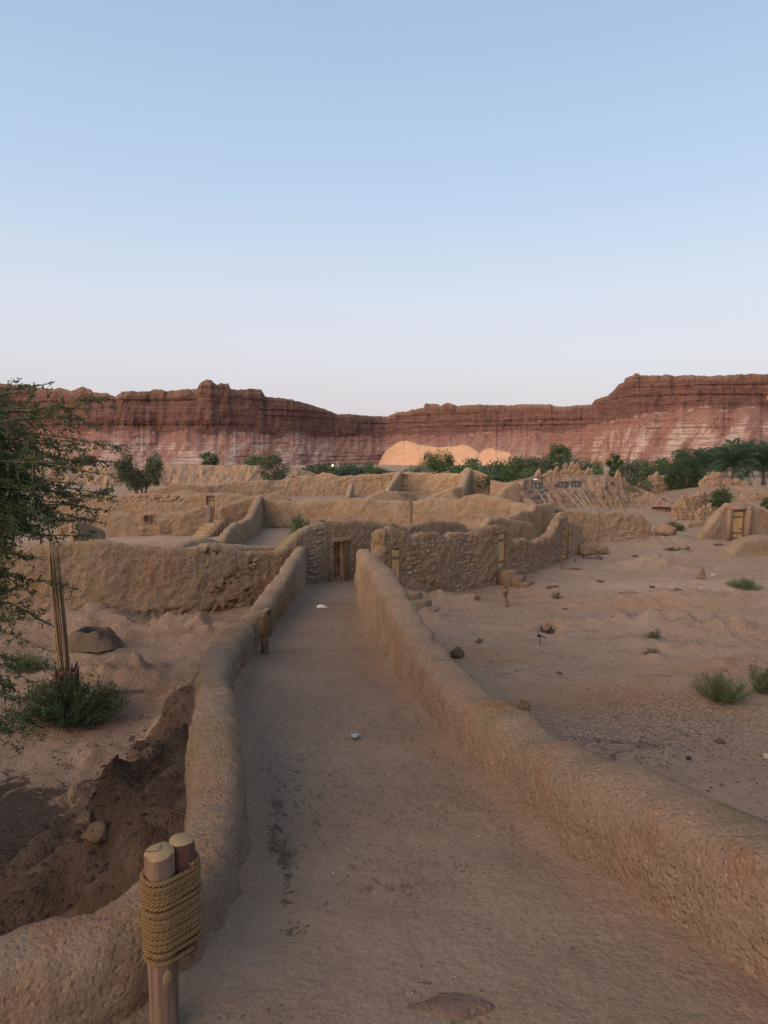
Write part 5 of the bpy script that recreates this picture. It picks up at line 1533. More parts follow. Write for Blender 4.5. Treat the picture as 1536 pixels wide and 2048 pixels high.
# ------------------------------------------------------------------ acacia leaning in beside the ramp
def acacia():
    r = np.random.default_rng(21)
    e = empty('thorn_acacia', (-6.3, 6.2, -.1)); tag(e, 'feathery thorn acacia whose twigs hang in from the side above the sunken court', 'tree')
    O = np.array([-6.3, 6.2, -.1])
    fork = np.array([-5.7, 6.0, 6.7])
    t = np.linspace(0, 1, 9)[:, None]
    tr = MB().tube(O + (fork - O) * t + np.array([.25, .1, 0]) * np.sin(t * PI), .20 - .15 * t[:, 0], 10)
    tips = []
    for (u, v, Y) in ((232, 795, 5.6), (217, 784, 5.2), (110, 748, 5.4), (64, 760, 5.8), (195, 832, 5.8), (172, 842, 6.0), (125, 815, 5.0), (243, 897, 5.4), (140, 905, 5.2), (240, 926, 6.0), (224, 950, 5.6), (224, 976, 5.2), (235, 994, 5.8), (236, 1003, 5.5),
                      (222, 1023, 6.1), (186, 1040, 5.4), (214, 1047, 5.7), (192, 1075, 5.3), (130, 1080, 5.8), (90, 1120, 5.2), (158, 1180, 5.4), (112, 1306, 5.2), (92, 1247, 5.8), (104, 1250, 5.5), (118, 1342, 5.3), (115, 1390, 5.0), (70, 1190, 5.6), (60, 1240, 5.2),
                      (100, 1420, 4.8), (85, 1470, 4.7), (40, 1500, 4.9), (40, 820, 5.2), (50, 870, 6.2), (150, 935, 5.0), (150, 968, 6.3), (120, 1000, 4.8), (170, 1012, 6.5), (30, 1020, 5.0), (60, 1060, 6.4), (100, 1045, 4.9), (20, 1100, 5.6), (45, 1150, 6.0), (20, 1320, 5.4), (30, 1400, 5.8), (10, 1450, 5.0), (-20, 850, 5.5), (-30, 950, 5.0), (-40, 1080, 6.0), (-60, 800, 6), (-60, 1250, 5.5)):
        tips.append(at(u, v + (16 if v < 835 else 0), Y))
    for i in range(105):                                            # twigs filling the dense heart of the crown
        u = -60 + abs(r.normal(0, 95)); v = r.uniform(890, 1090)
        tips.append(at(min(u, 175), v, r.uniform(4.7, 7.0)))
    for i in range(26):
        tips.append(at(r.uniform(-80, 75), r.uniform(1090, 1500), r.uniform(4.6, 6.6)))
    leafP, leafD = [], []
    nb = 0
    for ti, tip in enumerate(tips):
        zs = float(np.clip(tip[2] + r.uniform(-.55, .35), 2.4, 6.5))
        f_ = (zs + .1) / 6.8
        start = O + (fork - O) * f_ + np.array([.25, .1, 0]) * math.sin(f_ * PI) + r.normal(size=3) * .02
        L = np.linalg.norm(tip - start)
        n = 16
        t = np.linspace(0, 1, n)[:, None]
        sag = np.array([0, 0, 1.]) * L * (.04 + .06 * r.random()) * np.sin(t * PI) * (1 if tip[2] < 5.6 else -.25)
        S = start + (tip - start) * t + sag + (np.cumsum(r.normal(size=(n, 3)), 0) - t * 0) * .035 * np.sin(t * PI) * np.array([.5, 1, 1])
        br = MB().tube(S, .020 * (1 - t[:, 0]) ** 1.2 + .0034, 5)
        # side twigs along the outer two thirds
        ns = int(L * (9.5 if ti < 51 else 15))
        for k in range(ns):
            q = r.uniform(.38 if ti < 51 else .55, .995)
            p = np.array([np.interp(q, t[:, 0], S[:, c]) for c in range(3)])
            ax = S[min(n - 1, int(q * n) + 1)] - S[max(0, int(q * n) - 1)]
            ax = ax / max(np.linalg.norm(ax), 1e-6)
            d = ax * .6 + rand_dirs(1, r)[0] * .75 + np.array([0, 0, -.22]); d /= np.linalg.norm(d)
            ll = r.uniform(.10, .42) * (1.15 - q) / .55
            m = 7
            tt = np.linspace(0, 1, m)[:, None]
            tw = p + d * ll * tt + np.array([0, 0, -.08]) * ll * tt ** 2 + r.normal(size=(m, 3)) * .006
            br.tube(tw, .0038 * (1 - .6 * tt[:, 0]), 3, False)
            nl = int(7 + ll * 105)
            qq = r.uniform(.05, 1, nl)
            leafP.append(np.stack([np.interp(qq, tt[:, 0], tw[:, c]) for c in range(3)], 1) + r.normal(size=(nl, 3)) * .011)
        nl = int(L * 75)
        qq = r.uniform(.3, 1, nl)
        leafP.append(np.stack([np.interp(qq, t[:, 0], S[:, c]) for c in range(3)], 1) + r.normal(size=(nl, 3)) * .012)
        br.build('branch', M['branch'], e, True).data.transform(Matrix.Translation(-Vector(O)))
    o = tr.build('trunk', M['branch'], e); o.data.transform(Matrix.Translation(-Vector(O)))
    P = np.concatenate(leafP)
    P = P + rand_dirs(len(P), r) * .006
    V, T = leaf_cards(P - O, .0215, r, .62)
    o = link('leaves', mesh_np('leaves', V, None, T, False), M['leaf_acacia'], e)
    o['kind'] = 'stuff'
    print('acacia leaves', len(P))
acacia()

# ------------------------------------------------------------------ roped marker posts
def roped_post():
    e = empty('marker_post', (0, 0, 0))
    r = np.random.default_rng(3)
    Hm = .74
    z = np.concatenate([np.linspace(-.15, Hm, 22)])
    th = np.linspace(0, 2 * PI, 20, endpoint=False)
    def log(cx, cy, z0, z1, rad, tilt, mat, seed, notch=0.0, both=False):
        rr_ = np.random.default_rng(seed)
        zz = np.linspace(z0, z1, 18)
        V = []
        for k_, zq in enumerate(zz):
            rd = rad * (1 + .04 * vnoise(th * 1.5, zq * 3, seed) + .02 * vnoise(th * 5, zq * 12, seed))
            dz = tilt * np.cos(th - 1.2) * rad * (1 if k_ == len(zz) - 1 else 0)
            nx = np.exp(-((th - 3.9) / .25) ** 2) * notch * (k_ >= len(zz) - 2)
            V.append(np.stack([cx + (rd - nx) * np.cos(th), cy + (rd - nx) * np.sin(th), zq + dz], 1))
        V = np.array(V)
        n, m = V.shape[:2]
        Q = []
        for i in range(n - 1):
            for j in range(m):
                Q.append((i * m + j, i * m + (j + 1) % m, (i + 1) * m + (j + 1) % m, (i + 1) * m + j))
        mb_ = MB().add(V.reshape(-1, 3), Q)
        Vb = np.concatenate([V[0], [[cx, cy, z0]]])
        mb_.add(Vb, None, [(m, (j + 1) % m, j) for j in range(m)])
        o_ = mb_.build('log', mat, e)
        top = V[-1].copy(); ctr = np.array([[cx, cy, z1 + .001]])
        ring2 = ctr + (top - ctr) * .955 + np.array([0, 0, .004])
        Vt = np.concatenate([top, ring2, ctr + np.array([[0, 0, .004]])])
        Qt = [(j, (j + 1) % m, m + (j + 1) % m, m + j) for j in range(m)]
        Tt = [(2 * m, m + j, m + (j + 1) % m) for j in range(m)]
        MB().add(Vt - np.array([cx, cy, 0]), Qt, Tt).build('cut_face', M['cut'], o_).location = (cx, cy, 0)
        for k_ in range(1):
            a_ = rr_.uniform(0, 6.28); l_ = rad * rr_.uniform(.55, .85)
            c_, s_ = math.cos(a_), math.sin(a_)
            MB().box((c_ * l_ * .55, s_ * l_ * .55, z1 + .0052), (l_, .0014, .003), np.array([[c_, -s_, 0], [s_, c_, 0], [0, 0, 1]]), jit=.0006).build('crack', M['bark'], o_, False)
        return o_
    lg = log(0, 0, -.2, Hm, .053, .10, M['log'], 1, .012)
    lg['label'] = 'tall peeled log standing in the ground'
    d2 = np.array([.062, .072])
    lg2 = log(d2[0], d2[1], Hm - .45, Hm + .005, .047, -.06, M['bark'], 2)
    lg2['label'] = 'short dark-barked log tied beside the tall one'
    # branch knot low on the tall log
    a = -.95
    kc = np.array([math.cos(a), math.sin(a), 0])
    t = np.linspace(0, 1, 12, endpoint=False) * 2 * PI
    tang = np.array([-math.sin(a), math.cos(a), 0])
    ringo = np.array([kc * .0535 + tang * .017 * math.cos(x) + np.array([0, 0, .26 + .032 * math.sin(x)]) for x in t])
    ringi = np.array([kc * .059 + tang * .012 * math.cos(x) + np.array([0, 0, .26 + .025 * math.sin(x)]) for x in t])
    Vk = np.concatenate([ringo, ringi, [kc * .058 + np.array([0, 0, .26])]])
    MB().add(Vk, [(j, (j + 1) % 12, 12 + (j + 1) % 12, 12 + j) for j in range(12)], [(24, 12 + j, 12 + (j + 1) % 12) for j in range(12)]).build('knot', M['cut'], e)
    # rope: three twisted strands wound round both logs
    def loop(sv):
        """stadium path round both logs, sv in turns"""
        R1, R2 = .0615, .0555
        c1, c2 = np.array([0, 0]), d2
        ax = (c2 - c1) / np.linalg.norm(c2 - c1); D = np.linalg.norm(c2 - c1)
        per = PI * R1 + D + PI * R2 + D
        q = (sv % 1.0) * per
        base_a = math.atan2(ax[1], ax[0])
        out = np.zeros((len(q), 2))
        for i, x in enumerate(q):
            if x < PI * R2:
                a_ = base_a - PI / 2 + x / R2; out[i] = c2 + R2 * np.array([math.cos(a_), math.sin(a_)])
            elif x < PI * R2 + D:
                f = (x - PI * R2) / D; a_ = base_a + PI / 2; nrm = np.array([math.cos(a_), math.sin(a_)])
                out[i] = c2 + R2 * nrm + f * ((c1 + R1 * nrm) - (c2 + R2 * nrm))
            elif x < PI * R2 + D + PI * R1:
                a_ = base_a + PI / 2 + (x - PI * R2 - D) / R1; out[i] = c1 + R1 * np.array([math.cos(a_), math.sin(a_)])
            else:
                f = (x - PI * R2 - D - PI * R1) / D; a_ = base_a - PI / 2; nrm = np.array([math.cos(a_), math.sin(a_)])
                out[i] = c1 + R1 * nrm + f * ((c2 + R2 * nrm) - (c1 + R1 * nrm))
        return out, per
    turns = 19
    N_ = turns * 90
    sv = np.linspace(0, turns, N_)
    xy, per = loop(sv)
    pitch = .0168
    ztop = Hm - .075
    zc = ztop - pitch * sv + .0035 * np.sin(sv * 2 * PI * .37) + .0035 * fbm(sv * 1.3, 0, 4, 3)
    xy = d2 / 2 + (xy - d2 / 2) * (1 + .035 * fbm(sv * 1.1, 3, 1, 3))[:, None]
    # the last turn hangs slack
    slack = np.clip(sv - (turns - 1.05), 0, 1)
    zc = zc - .022 * slack
    rc = np.stack([xy[:, 0], xy[:, 1], zc], 1)
    ctr = d2 / 2
    outv = rc.copy(); outv[:, :2] -= ctr; outv[:, 2] = 0; outv /= np.linalg.norm(outv, axis=1)[:, None]
    rope = MB()
    lay = sv * per / .052 * 2 * PI
    for s3 in range(3):
        ph = lay + s3 * 2 * PI / 3
        S = rc + outv * (np.cos(ph) * .0056)[:, None] + np.array([0, 0, 1.]) * (np.sin(ph) * .0056)[:, None]
        rope.tube(S, .0047, 6)
    rope.build('rope', M['rope'], e)
    return e
RP = roped_post()
yq = 1.97
pq = at(318, 1702, yq)
RP.location = (pq[0], yq, float(zramp(yq)))
RP.scale = (.84, .84, (pq[2] - float(zramp(yq))) / .745)
tag(RP, 'large rope-bound log post closest to the viewer, with pale cut tops', 'post', 'rope-bound marker posts along the path')
p2 = copy_tree(RP)
b2 = at(530, 1315, 9.1)
p2.location = (b2[0], 9.1, float(zramp(9.1)))
hpx = zat(1221, 9.1) - float(zramp(9.1))
p2.scale = (.95, .95, hpx / .745)
p2.rotation_euler.z = .35
p2['label'] = 'rope-bound log post standing on the path, halfway down the curving parapet'

def old_post(label, u, vtop, vbot, lean, parts=True, seed=0, rad=.045):
    b_ = onz(u, vbot)
    h = zat(vtop, b_[1])
    e = empty('timber_post', (b_[0], b_[1], gz(b_[0], b_[1]) - .03)); tag(e, label, 'post', 'old timber posts along the yard wall')
    h = h - gz(b_[0], b_[1]) + .03
    r = np.random.default_rng(seed)
    t = np.linspace(0, 1, 9)[:, None]
    S = np.concatenate([lean * t + .025 * np.sin(t * 5 + seed), .02 * np.sin(t * 4), h * t], 1)
    MB().tube(S, rad * (1 + .12 * r.normal(size=9)), 8).build('log', M['old_post'], e)
    if parts:
        c = np.array([lean * .95, -.02, h])
        MB().tube(np.array([c + np.array([.0, 0, -.22]), c + np.array([.0, 0, -.05])]), [rad * 1.7, rad * 1.8], 9).build('rope_wrap', M['rope'], e)
        MB().tube(np.array([c + np.array([-.02, .03, -.06]), c + np.array([-.02, .03, .03])]), [rad * 1.2, rad * 1.2], 9).build('short_log', M['log'], e)
        MB().box(c + np.array([0, 0, .045]), (.20, .16, .03), jit=.008, bev=.006).build('cap', M['log'], e)
    return e
old_post('thick bent timber post with a cap, in front of the three mud steps', 1013, 1174, 1216, -.05, True, 1, .055)
old_post('straight rusty post with a cap before the tall yellow plank door', 1124, 1108, 1141, .04, True, 2, .055)
old_post('thin dark post beside the broken knee-high stone wall', 1162, 1080, 1106, 0, False, 3, .035)
b_ = at(1048, 1425, 6.9)
e = empty('timber_post', (b_[0], b_[1], 0)); tag(e, 'split post top poking up behind the dipping parapet', 'post', 'old timber posts along the yard wall')
zt = b_[2]
zt += .10
MB().tube(np.array([(0, 0, 0), (0, 0, zt - .12)]), [.05, .055], 9).build('log', M['old_post'], e)
cup = MB()
for i in range(10):
    a = i * .628
    cup.box((.05 * math.cos(a), .045 * math.sin(a), zt - .06 + .02 * random.random()), (.034, .014, .13), np.array([[-math.sin(a), math.cos(a), 0], [math.cos(a), math.sin(a), 0], [0, 0, 1]]).T, jit=.004)
cup.build('split_top', M['door_dark'], e)

# ------------------------------------------------------------------ small things in the yards and on the path
# clay oven beside the court wall
c = onz(186, 1300)
e = empty('clay_oven', (c[0], c[1], gz(c[0], c[1]) - .03)); tag(e, 'truncated cone of ashy clay with a hollow top, an old oven in the sunken court', 'oven')
th = np.linspace(0, 2 * PI, 40, endpoint=False)
prof = [(.80, -.05), (.70, .06), (.60, .17), (.52, .28), (.45, .36), (.40, .385), (.35, .36), (.32, .29), (.29, .20), (.16, .17), (.01, .16)]
V = []
for rr_, zz in prof:
    n1 = 1 + .16 * fbm(np.cos(th) * 2.2, np.sin(th) * 2.2, zz * 4, 4)
    V.append(np.stack([rr_ * n1 * np.cos(th), rr_ * n1 * np.sin(th) * .85, zz * (1 + .12 * vnoise(np.cos(th) * 2, np.sin(th) * 2, 5)) + .02 * fbm(np.cos(th) * 7, np.sin(th) * 7, zz * 20, 2)], 1))
V = np.array(V)
def ring_quads(n, m): return [(i * m + j, i * m + (j + 1) % m, (i + 1) * m + (j + 1) % m, (i + 1) * m + j) for i in range(n - 1) for j in range(m)]
MB().add(V[:6].reshape(-1, 3), ring_quads(6, 40)).build('oven_wall', M['ash'], e)
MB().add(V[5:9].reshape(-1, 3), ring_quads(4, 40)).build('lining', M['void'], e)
MB().add(V[8:].reshape(-1, 3), ring_quads(3, 40)).build('ash_floor', M['grey_metal'] if False else M['pebble'], e)

def rock(name, label, p, size, mat, seed, cat='rock', group=None, rz=0.0, squash=1.0):
    r = np.random.default_rng(seed)
    n, m = 7, 12
    V = []
    for i in range(n):
        ph = PI * (i + .02) / (n - 1 + .04)
        tt = np.linspace(0, 2 * PI, m, endpoint=False)
        d = np.stack([np.sin(ph) * np.cos(tt), np.sin(ph) * np.sin(tt), np.full(m, math.cos(ph))], 1)
        rad = 1 + .42 * fbm(d[:, 0] * 1.9 + seed, d[:, 1] * 1.9, d[:, 2] * 1.9, 3)
        V.append(d * rad[:, None] * np.array(size) * .5)
    V = np.array(V)
    o = MB().add(V.reshape(-1, 3), [q[::-1] for q in ring_quads(n, m)]).build(name, M[mat], None, True)
    o.location = p; o.rotation_euler.z = rz
    return tag(o, label, cat, group)
def rock_px(label, u, v, size, mat='dark_rock', seed=1, cat='rock', name='rock', lift=.3, group='loose rocks in the yard', rz=0.0):
    p = onz(u, v); z = gz(p[0], p[1])
    return rock(name, label, (p[0], p[1], z + size[2] * (.5 - lift)), size, mat, seed, cat, group, rz)
rock_px('dark rough boulder on the sand in front of the yellow-green scrub', 1356, 1187, (.40, .32, .28), 'dark_rock', 11)
rock_px('small dark stone with a tuft, behind the dark rough boulder', 1303, 1175, (.22, .18, .14), 'dark_rock', 12)
rock_px('brown pebble heap between the dark boulder and the scrub', 1383, 1186, (.32, .22, .16), 'mud_rubble', 13)
rock_px('small square brown stone below the yellow-green scrub', 1486, 1189, (.17, .15, .14), 'mud_rubble', 14)
rock_px('upright cut stone stump on the pale sand', 1403, 1158, (.22, .18, .48), 'mud', 15, lift=.15)
rock_px('pale flat stone half sunk near the upright cut stone', 1427, 1150, (.30, .22, .10), 'pebble', 16)
rock_px('long flat slab lying on the low sand ridge', 1309, 1240, (.48, .25, .12), 'mud_rubble', 17)
rock_px('half-buried slab above the low sand ridge', 1255, 1191, (.62, .25, .10), 'mud_rubble', 18)
rock_px('cone-shaped heap of earth in the gap beside the yellowish bush', 1328, 1070, (1.3, 1.0, .95), 'bank', 19, cat='heap', name='rubble_cone', lift=.35)
rock_px('smaller dark heap beside the cone-shaped heap', 1304, 1070, (.7, .5, .35), 'bank', 20, cat='heap', name='rubble_cone')
rock_px('dark round pot-like stone at the outer foot of the dipping parapet', 915, 1312, (.34, .30, .34), 'ash', 21, lift=.25)
rock_px('rounded lump stuck on the embankment below the curving parapet', 196, 1668, (.01, .01, .01), 'mud_rubble', 22) if False else None
rock_px('dark stone at the brink of the water-worn channel', 1270, 1113, (.26, .2, .14), 'dark_rock', 23)
rock_px('grey flat stone on the channel bank', 1337, 1116, (.22, .16, .1), 'dark_rock', 24)
rock_px('angular block fallen beside the channel weeds', 1368, 1099, (.55, .35, .26), 'mud_rubble', 25)
rock_px('low dark slab near the house bank', 1438, 1091, (.5, .25, .14), 'dark_rock', 26)
rock_px('dark flat stone in front of the straight rusty post', 1150, 1122, (.12, .12, .08), 'dark_rock', 27)
rock_px('stone in the open near the dry pale tuft', 1130, 1216, (.24, .15, .06), 'dark_rock', 28)
rock_px('pale round stone by the picture edge below the shrubs', 1534, 1515, (.14, .12, .1), 'pebble', 29)
rock_px('black pebble on the dark sand before the parapet', 1377, 1521, (.09, .08, .07), 'black', 30)
for i, (u, v, w, lab) in enumerate([(1118, 1340, .12, 'small stone on the bare sand below the garden spotlight'), (1450, 1345, .1, 'small stone just above the fine-leaved green shrub'), (1490, 1250, .13, 'small stone on the ridge nearest the scrub dome'),
                               (1395, 1225, .12, 'small stone between the two low sand ridges'), (1440, 1480, .16, 'flat stone on the damp sand under the fine-leaved shrub'), (955, 1280, .14, 'stone near the pot-like stone by the parapet foot'), (1200, 1165, .2, 'crumbling stone right of the dark stick fragment'), (1230, 1430, .09, 'lone pebble on the cracked mud patch')]):
    p = onz(u, v); z = gz(p[0], p[1])
    rock('stone', lab, (p[0], p[1], z + w * .15), (w * 1.3, w, w * .6), ('dark_rock', 'mud_rubble')[i % 2], 60 + i, 'stone', 'small stones scattered over the yard', random.uniform(0, 3))

# boulders half sunk in the embankment below the parapet
def on_bank(u, v):
    d = dirpx(u, v)
    for k in np.arange(2.5, 14, .03):
        p = d * (k / d[1]); p[2] += CAM_Z
        if p[2] < gz(p[0], p[1]): return p
    return p
for i, (u, v, w, lab) in enumerate([(196, 1668, .22, 'rounded pale boulder half sunk in the embankment'), (172, 1640, .15, 'boulder just above the rounded pale boulder on the embankment')]):
    p = on_bank(u, v)
    rock('boulder', lab, (p[0], p[1], p[2] + w * .05), (w * 1.1, w, w * .8), 'mud_rubble', 90 + i, 'boulder', 'boulders on the embankment', random.uniform(0, 3))

def scrap(label, u, v, L, w, ang, mat='rust', name='scrap_board', bend=.05, z=None):
    p = onz(u, v)
    z0 = gz(p[0], p[1]) if z is None else z
    t = np.linspace(0, 1, 7)
    V = []
    for q in t:
        zz = bend * math.sin(PI * q) + .03
        for (a, b2_) in ((-1, 0), (1, 0), (1, .02), (-1, .02)):
            V.append((L * (q - .5), a * w / 2 * (1 + .2 * vnoise(q * 5, a, u)), zz + b2_ + .02 * a))
    V = np.array(V).reshape(7, 4, 3)
    c_, s_ = math.cos(ang), math.sin(ang)
    R = np.array([[c_, -s_, 0], [s_, c_, 0], [0, 0, 1]])
    o = MB().add(V.reshape(-1, 3) @ R.T, ring_quads(7, 4) + [(3, 2, 1, 0), (24, 25, 26, 27)]).build(name, M[mat], None, False)
    o.location = (p[0], p[1], z0)
    return tag(o, label, 'scrap', 'wood and palm scraps on the ground')
scrap('curled dark palm scrap lying beyond the straight rusty post', 1184, 1118, .95, .28, -.3, bend=.22)
scrap('dark stick fragment on the sand near the straight rusty post', 1152, 1146, .55, .10, -.6)
scrap('dead twig lying toward the mud steps', 1105, 1180, .6, .05, .5, bend=.03)
scrap('dark flake of bark on the sand below the thick bent post', 955, 1208, .35, .12, .9)
scrap('bent bark strip in the open yard', 960, 1280, .25, .1, 1.2)
scrap('thin branch lying along the shrub in the sunken court', 235, 1400, 1.1, .05, .45, 'branch', 'fallen_branch', .06)

# spotlight on a spike in the yard
p = onz(1080, 1288)
e = empty('spike_light', (p[0], p[1], gz(p[0], p[1]))); tag(e, 'small black garden spotlight on a spike in the sand', 'spotlight')
MB().tube(np.array([(0, 0, -.05), (0, 0, .20)]), .012, 8).build('spike', M['black'], e)
MB().tube(np.array([(-.07, 0, .27), (-.02, 0, .25), (.03, 0, .235)]), [.05, .04, .025], 10).build('lamp_head', M['black'], e)
MB().box((.09, 0, .22), (.13, .10, .014), np.array([[.94, 0, .34], [0, 1, 0], [-.34, 0, .94]])).build('solar_panel', M['black'], e, False)

# things on the path
def onpath(u, v):
    d = dirpx(u, v)
    k = 1.545 / (-d[2] - .143 * d[1])
    p = d * k; p[2] += CAM_Z
    return p
p = onpath(710, 1477)
t = np.linspace(0, 2 * PI, 24, endpoint=False)
Vc = np.concatenate([np.stack([r_ * np.cos(t), r_ * np.sin(t), np.full(24, z_)], 1) for r_, z_ in ((.034, 0), (.034, .016), (.030, .022), (.024, .019), (.022, .012), (.004, .012))])
o = MB().add(Vc, ring_quads(6, 24)).build('metal_cap', M['grey_metal']); o.location = p + np.array([0, 0, .012]); o.rotation_euler = (-.18, .06, 0)
tag(o, 'small round grey metal cap lying on the path', 'cap')
p = onpath(643, 1217)
pv = np.array([(-.11, -.03, 0), (-.02, -.05, .02), (.07, -.03, .012), (.13, .0, .0), (.05, .05, .03), (-.05, .05, .045), (-.11, .03, .02)]) * 1.05
o = MB().add(np.concatenate([pv, pv * .9 + np.array([0, 0, .03]), [[0, 0, .075]]]), [(i, (i + 1) % 7, 7 + (i + 1) % 7, 7 + i) for i in range(7)], [(14, 7 + i, 7 + (i + 1) % 7) for i in range(7)]).build('paper_scrap', M['white'], None, False)
o.location = p + np.array([0, 0, .01]); tag(o, 'crumpled white paper scrap on the path near the dark doorway', 'litter')
for i, (u, v, L_, a, lab) in enumerate([(570, 1687, .085, .9, 'pale straw stick lying on the dark litter of the path'), (497, 1857, .045, .7, 'short pale stick at the foot of the curving parapet'), (840, 1972, .075, -.05, 'thin pale straw lying across the near path'), (592, 1900, .05, .4, 'tiny straw on the near path by the roped post')]):
    p = onpath(u, v)
    o = MB().tube(np.array([(-L_ / 2, 0, 0), (0, .002, .006), (L_ / 2, 0, .0)]), [.0028, .0034, .0022], 5).build('straw', M['dry'])
    o.location = p + np.array([0, 0, .012]); o.rotation_euler.z = a; tag(o, lab, 'straw', 'straws on the path')
p = onpath(905, 2022)
t = np.linspace(0, 2 * PI, 22, endpoint=False)
rad = 1 + .22 * fbm(np.cos(t) * 1.3, np.sin(t) * 1.3, 3, 3)
ring_ = np.stack([.145 * rad * np.cos(t), .062 * rad * np.sin(t), 0 * t], 1)
Vs = np.concatenate([ring_ * 1.04 - np.array([0, 0, .03]), ring_ + np.array([0, 0, .004]), ring_ * .86 + np.array([0, 0, .010]), [[0, 0, .011]]])
o = MB().add(Vs, ring_quads(3, 22), [(66, 44 + j, 44 + (j + 1) % 22) for j in range(22)]).build('flat_stone', M['slab'])
o.location = p + np.array([0, 0, .012]); o.rotation_euler = (-.14, 0, .05); tag(o, 'flat dull-red stone set flush in the near path', 'stone')

def litter(name, label, P, size, mat, seed, flat=.4, elong=1.8):
    r = np.random.default_rng(seed)
    n = len(P)
    base = np.array([(1, 0, 0), (0, 1, 0), (-1, 0, 0), (0, -1, 0), (0, 0, 1)], float)
    s = size * r.uniform(.4, 1.5, n) ** 1.3
    a = r.uniform(0, 2 * PI, n)
    el_ = r.uniform(1, elong, n)
    L = base[None] * np.stack([s * el_, s, s * flat * 1.2], 1)[:, None]
    L = L + r.normal(size=L.shape) * s[:, None, None] * .15
    ca, sa = np.cos(a)[:, None], np.sin(a)[:, None]
    X = L[..., 0] * ca - L[..., 1] * sa; Y = L[..., 0] * sa + L[..., 1] * ca
    V = np.stack([X, Y, L[..., 2]], -1) + P[:, None]
    k = np.arange(n)[:, None] * 5
    T = np.concatenate([np.concatenate([k + i, k + (i + 1) % 4, k + 4], 1) for i in range(4)])
    return tag(link(name, mesh_np(name, V.reshape(-1, 3), None, T, False), M[mat]), label, kind='stuff')
r = np.random.default_rng(31)
pts = []
for (u, v, su, sv_, n) in ((520, 1555, 14, 8, 60), (528, 1585, 16, 8, 90), (537, 1613, 16, 7, 150), (545, 1628, 16, 5, 90), (546, 1660, 14, 8, 110), (556, 1690, 16, 8, 120), (560, 1705, 18, 8, 110), (575, 1730, 10, 12, 110), (565, 1755, 10, 8, 80), (550, 1778, 18, 8, 170), (556, 1803, 10, 12, 140), (545, 1925, 26, 4, 60), (590, 1867, 12, 4, 40), (780, 1780, 40, 8, 60), (840, 1780, 30, 20, 60)):
    for k in range(int(n * .6)):
        pts.append(onpath(u + r.normal() * su, v + r.normal() * sv_))
pts = np.array(pts); pts[:, 2] += .012
litter('dark_litter', 'trail of dark plant litter along the path', pts, .0036, 'litter', 1, .5, 4)
pts = []
for k in range(11000):
    y = r.uniform(1.2, 17) if k % 3 else r.uniform(1.2, 6)
    xl, xr = line_x(LB, np.clip(y, 2.0, 25)), line_x(RB, np.clip(y, .9, 18))
    x = r.uniform(xl, xr)
    if vnoise(x * 1.5, y * 1.5, 7) + .25 < r.uniform(-.6, 1): continue
    pts.append((x, y, float(zramp(y)) + .012))
litter('path_grit', 'dark grit and crumbs strewn over the path', np.array(pts), .0040, 'litter', 2, .6, 2.2)
pts = np.array([(x, y, float(zramp(y)) + .014) for x, y in zip(r.uniform(-.6, .9, 420), r.uniform(1.4, 9, 420))])
litter('path_chips', 'pale chips strewn over the path', pts[:220], .0024, 'pebble', 3, .6, 3)
pts = []
for k in range(9000):
    y = 6 + 32 * r.random() ** 1.4; x = r.uniform(.5, 18) * (y + 6) / 38 + .6
    if x < line_x(RC, np.clip(y, .9, 18.2)) + .4 and y < 19: continue
    if x < 3.2 and y > 22: continue
    if vnoise(x * .6, y * .6, 3) < r.uniform(-.7, .5): continue
    pts.append((x, y))
pts = np.array(pts); z = ground_z(pts[:, 0], pts[:, 1])
litter('yard_grit', 'dark crumbs and small stones strewn over the yard', np.stack([pts[:, 0], pts[:, 1], z], 1), .014, 'dark_rock', 4, .6, 2.4)
sel_ = r.random(len(pts)) < .10
litter('yard_clods', 'earth clods and crumbs lying about the yard', np.stack([pts[sel_, 0] + .3, pts[sel_, 1] + .2, ground_z(pts[sel_, 0] + .3, pts[sel_, 1] + .2)], 1), .035, 'mud_rubble', 14, .6, 2.0)
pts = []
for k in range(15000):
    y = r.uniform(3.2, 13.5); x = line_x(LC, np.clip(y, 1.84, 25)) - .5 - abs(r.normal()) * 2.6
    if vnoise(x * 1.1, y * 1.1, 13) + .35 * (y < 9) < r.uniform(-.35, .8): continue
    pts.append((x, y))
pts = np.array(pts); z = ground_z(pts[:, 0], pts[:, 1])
litter('leaf_litter', 'dark leaf litter on the embankment and the shaded floor of the sunken court', np.stack([pts[:, 0], pts[:, 1], z], 1), .0145, 'pit_litter', 5, .5, 2.6)

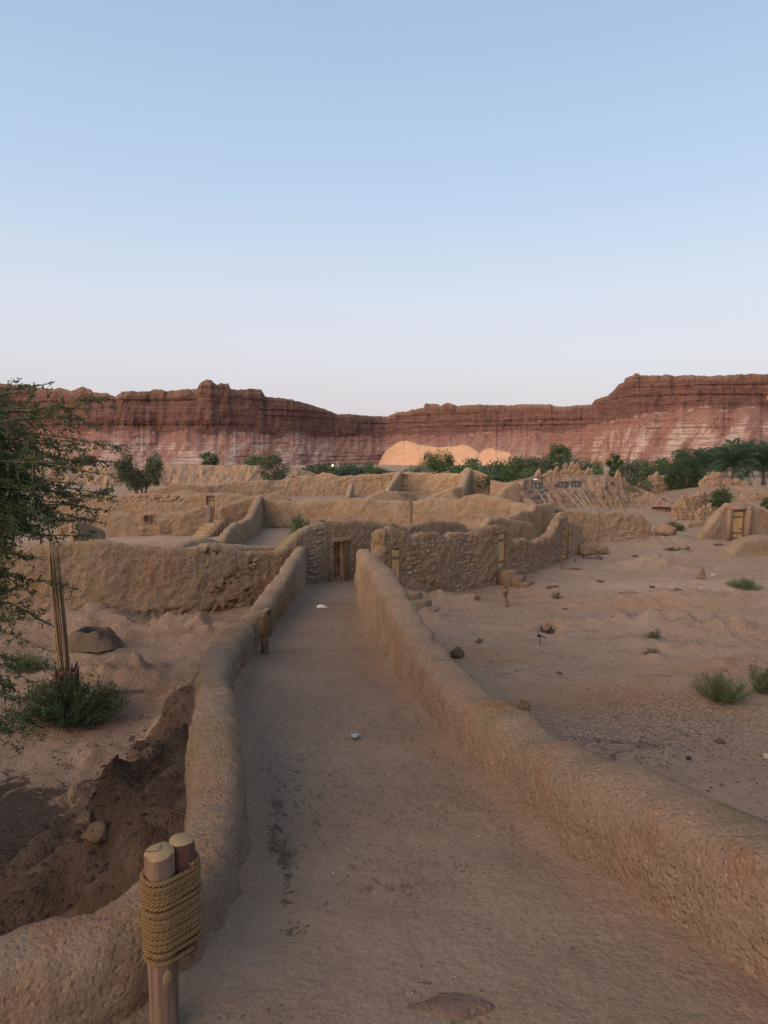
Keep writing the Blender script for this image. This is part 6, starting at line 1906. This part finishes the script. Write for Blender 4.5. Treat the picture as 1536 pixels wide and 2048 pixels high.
# propped light panels on the gullied mound
def prop_panel(label, u, v, w, Y, legs):
    c = at(u, v, Y)
    e = empty('propped_panel', (c[0], Y, c[2])); tag(e, label, 'panel', 'panels propped on the gullied mound')
    W_ = w / F_PX * Y
    for dz in (-.22, .22):
        MB().box((0, 0, dz), (W_, .10, .13), bev=.01).build('rail', M['panel'], e, False)
    for dx in (-.42, -.12, .2, .43):
        MB().box((W_ * dx, .012, 0), (.16, .06, .32)).build('upright', M['panel'], e, False)
    MB().box((0, .06, 0), (W_ * .9, .02, .3)).build('backing', M['strut'], e, False)
    for (u0, u1, v1) in legs:
        a = at(u0, v + 5, Y - .15) - np.array([c[0], Y, c[2]])
        b2_ = at(u1, v1, Y - 5.6) - np.array([c[0], Y, c[2]])
        MB().tube(np.array([a, b2_]), .03, 6).build('prop_pole', M['strut'], e)
prop_panel('slatted dark panel propped nearest the pyramid-shaped pile of masonry', 1074, 971, 23, 59.5, ((1070, 1092, 1006), (1083, 1108, 1007)))
prop_panel('slatted dark panel in the middle, with two long pale poles', 1127, 969, 21, 59.3, ((1124, 1163, 1021), (1136, 1176, 1021)))
prop_panel('slatted dark panel above the cracked wall, beside the middle panel', 1153, 968, 20, 59.3, ((1148, 1180, 1021), (1160, 1190, 1021)))
p = at(1072, 959, 62); rock('white_stone', 'white sack-like lump on the brow of the gullied mound', (p[0], 62, p[2]), (.42, .3, .16), 'white', 33, 'sack')

# lamp post in the tree belt
p = at(676, 950, 112)
e = empty('lamp_post', (p[0], 112, gz(p[0], 112))); tag(e, 'thin pale lamp post in front of the tree belt', 'lamp post')
ht = zat(925, 112) - gz(p[0], 112)
MB().tube(np.array([(0, 0, 0), (0, 0, ht)]), [.07, .05], 8).build('pole', M['lamp_head'], e)
MB().box((-.35, 0, ht), (.8, .14, .08), bev=.02).build('arm', M['lamp_head'], e, False)
p = at(665, 930.5, 125)
e = empty('yard_lamp', (p[0], 125, gz(p[0], 125))); tag(e, 'lit warm lamp glowing among the belt trees', 'lamp')
ht = p[2] - gz(p[0], 125)
MB().tube(np.array([(0, 0, 0), (0, 0, ht)]), [.06, .05], 8).build('pole', M['lamp_head'], e)
t = np.linspace(0, 2 * PI, 12, endpoint=False)
Vl = np.array([np.stack([.15 * math.sin(ph) * np.cos(t), .15 * math.sin(ph) * np.sin(t), np.full(12, ht + .15 * math.cos(ph))], 1) for ph in np.linspace(.02, PI - .02, 7)])
MB().add(Vl.reshape(-1, 3), [q[::-1] for q in ring_quads(7, 12)]).build('bulb', M['lit'], e)

# unseen mud wall, added to shade the sunken court and the bank
wall('unseen_shade_wall', 'unseen mud wall added to shade the sunken court', [(-7.6, -4.5, -.2, 6.6), (-8.3, 0, -.2, 6.8), (-9.0, 4.2, -.2, 6.4)], .6, M['mud'], .3, .3, (.05, .03))
print('objects', len(bpy.data.objects), 'verts', sum(len(m.vertices) for m in bpy.data.meshes), 'tris', sum(len(m.loops) - 2 * len(m.polygons) for m in bpy.data.meshes))
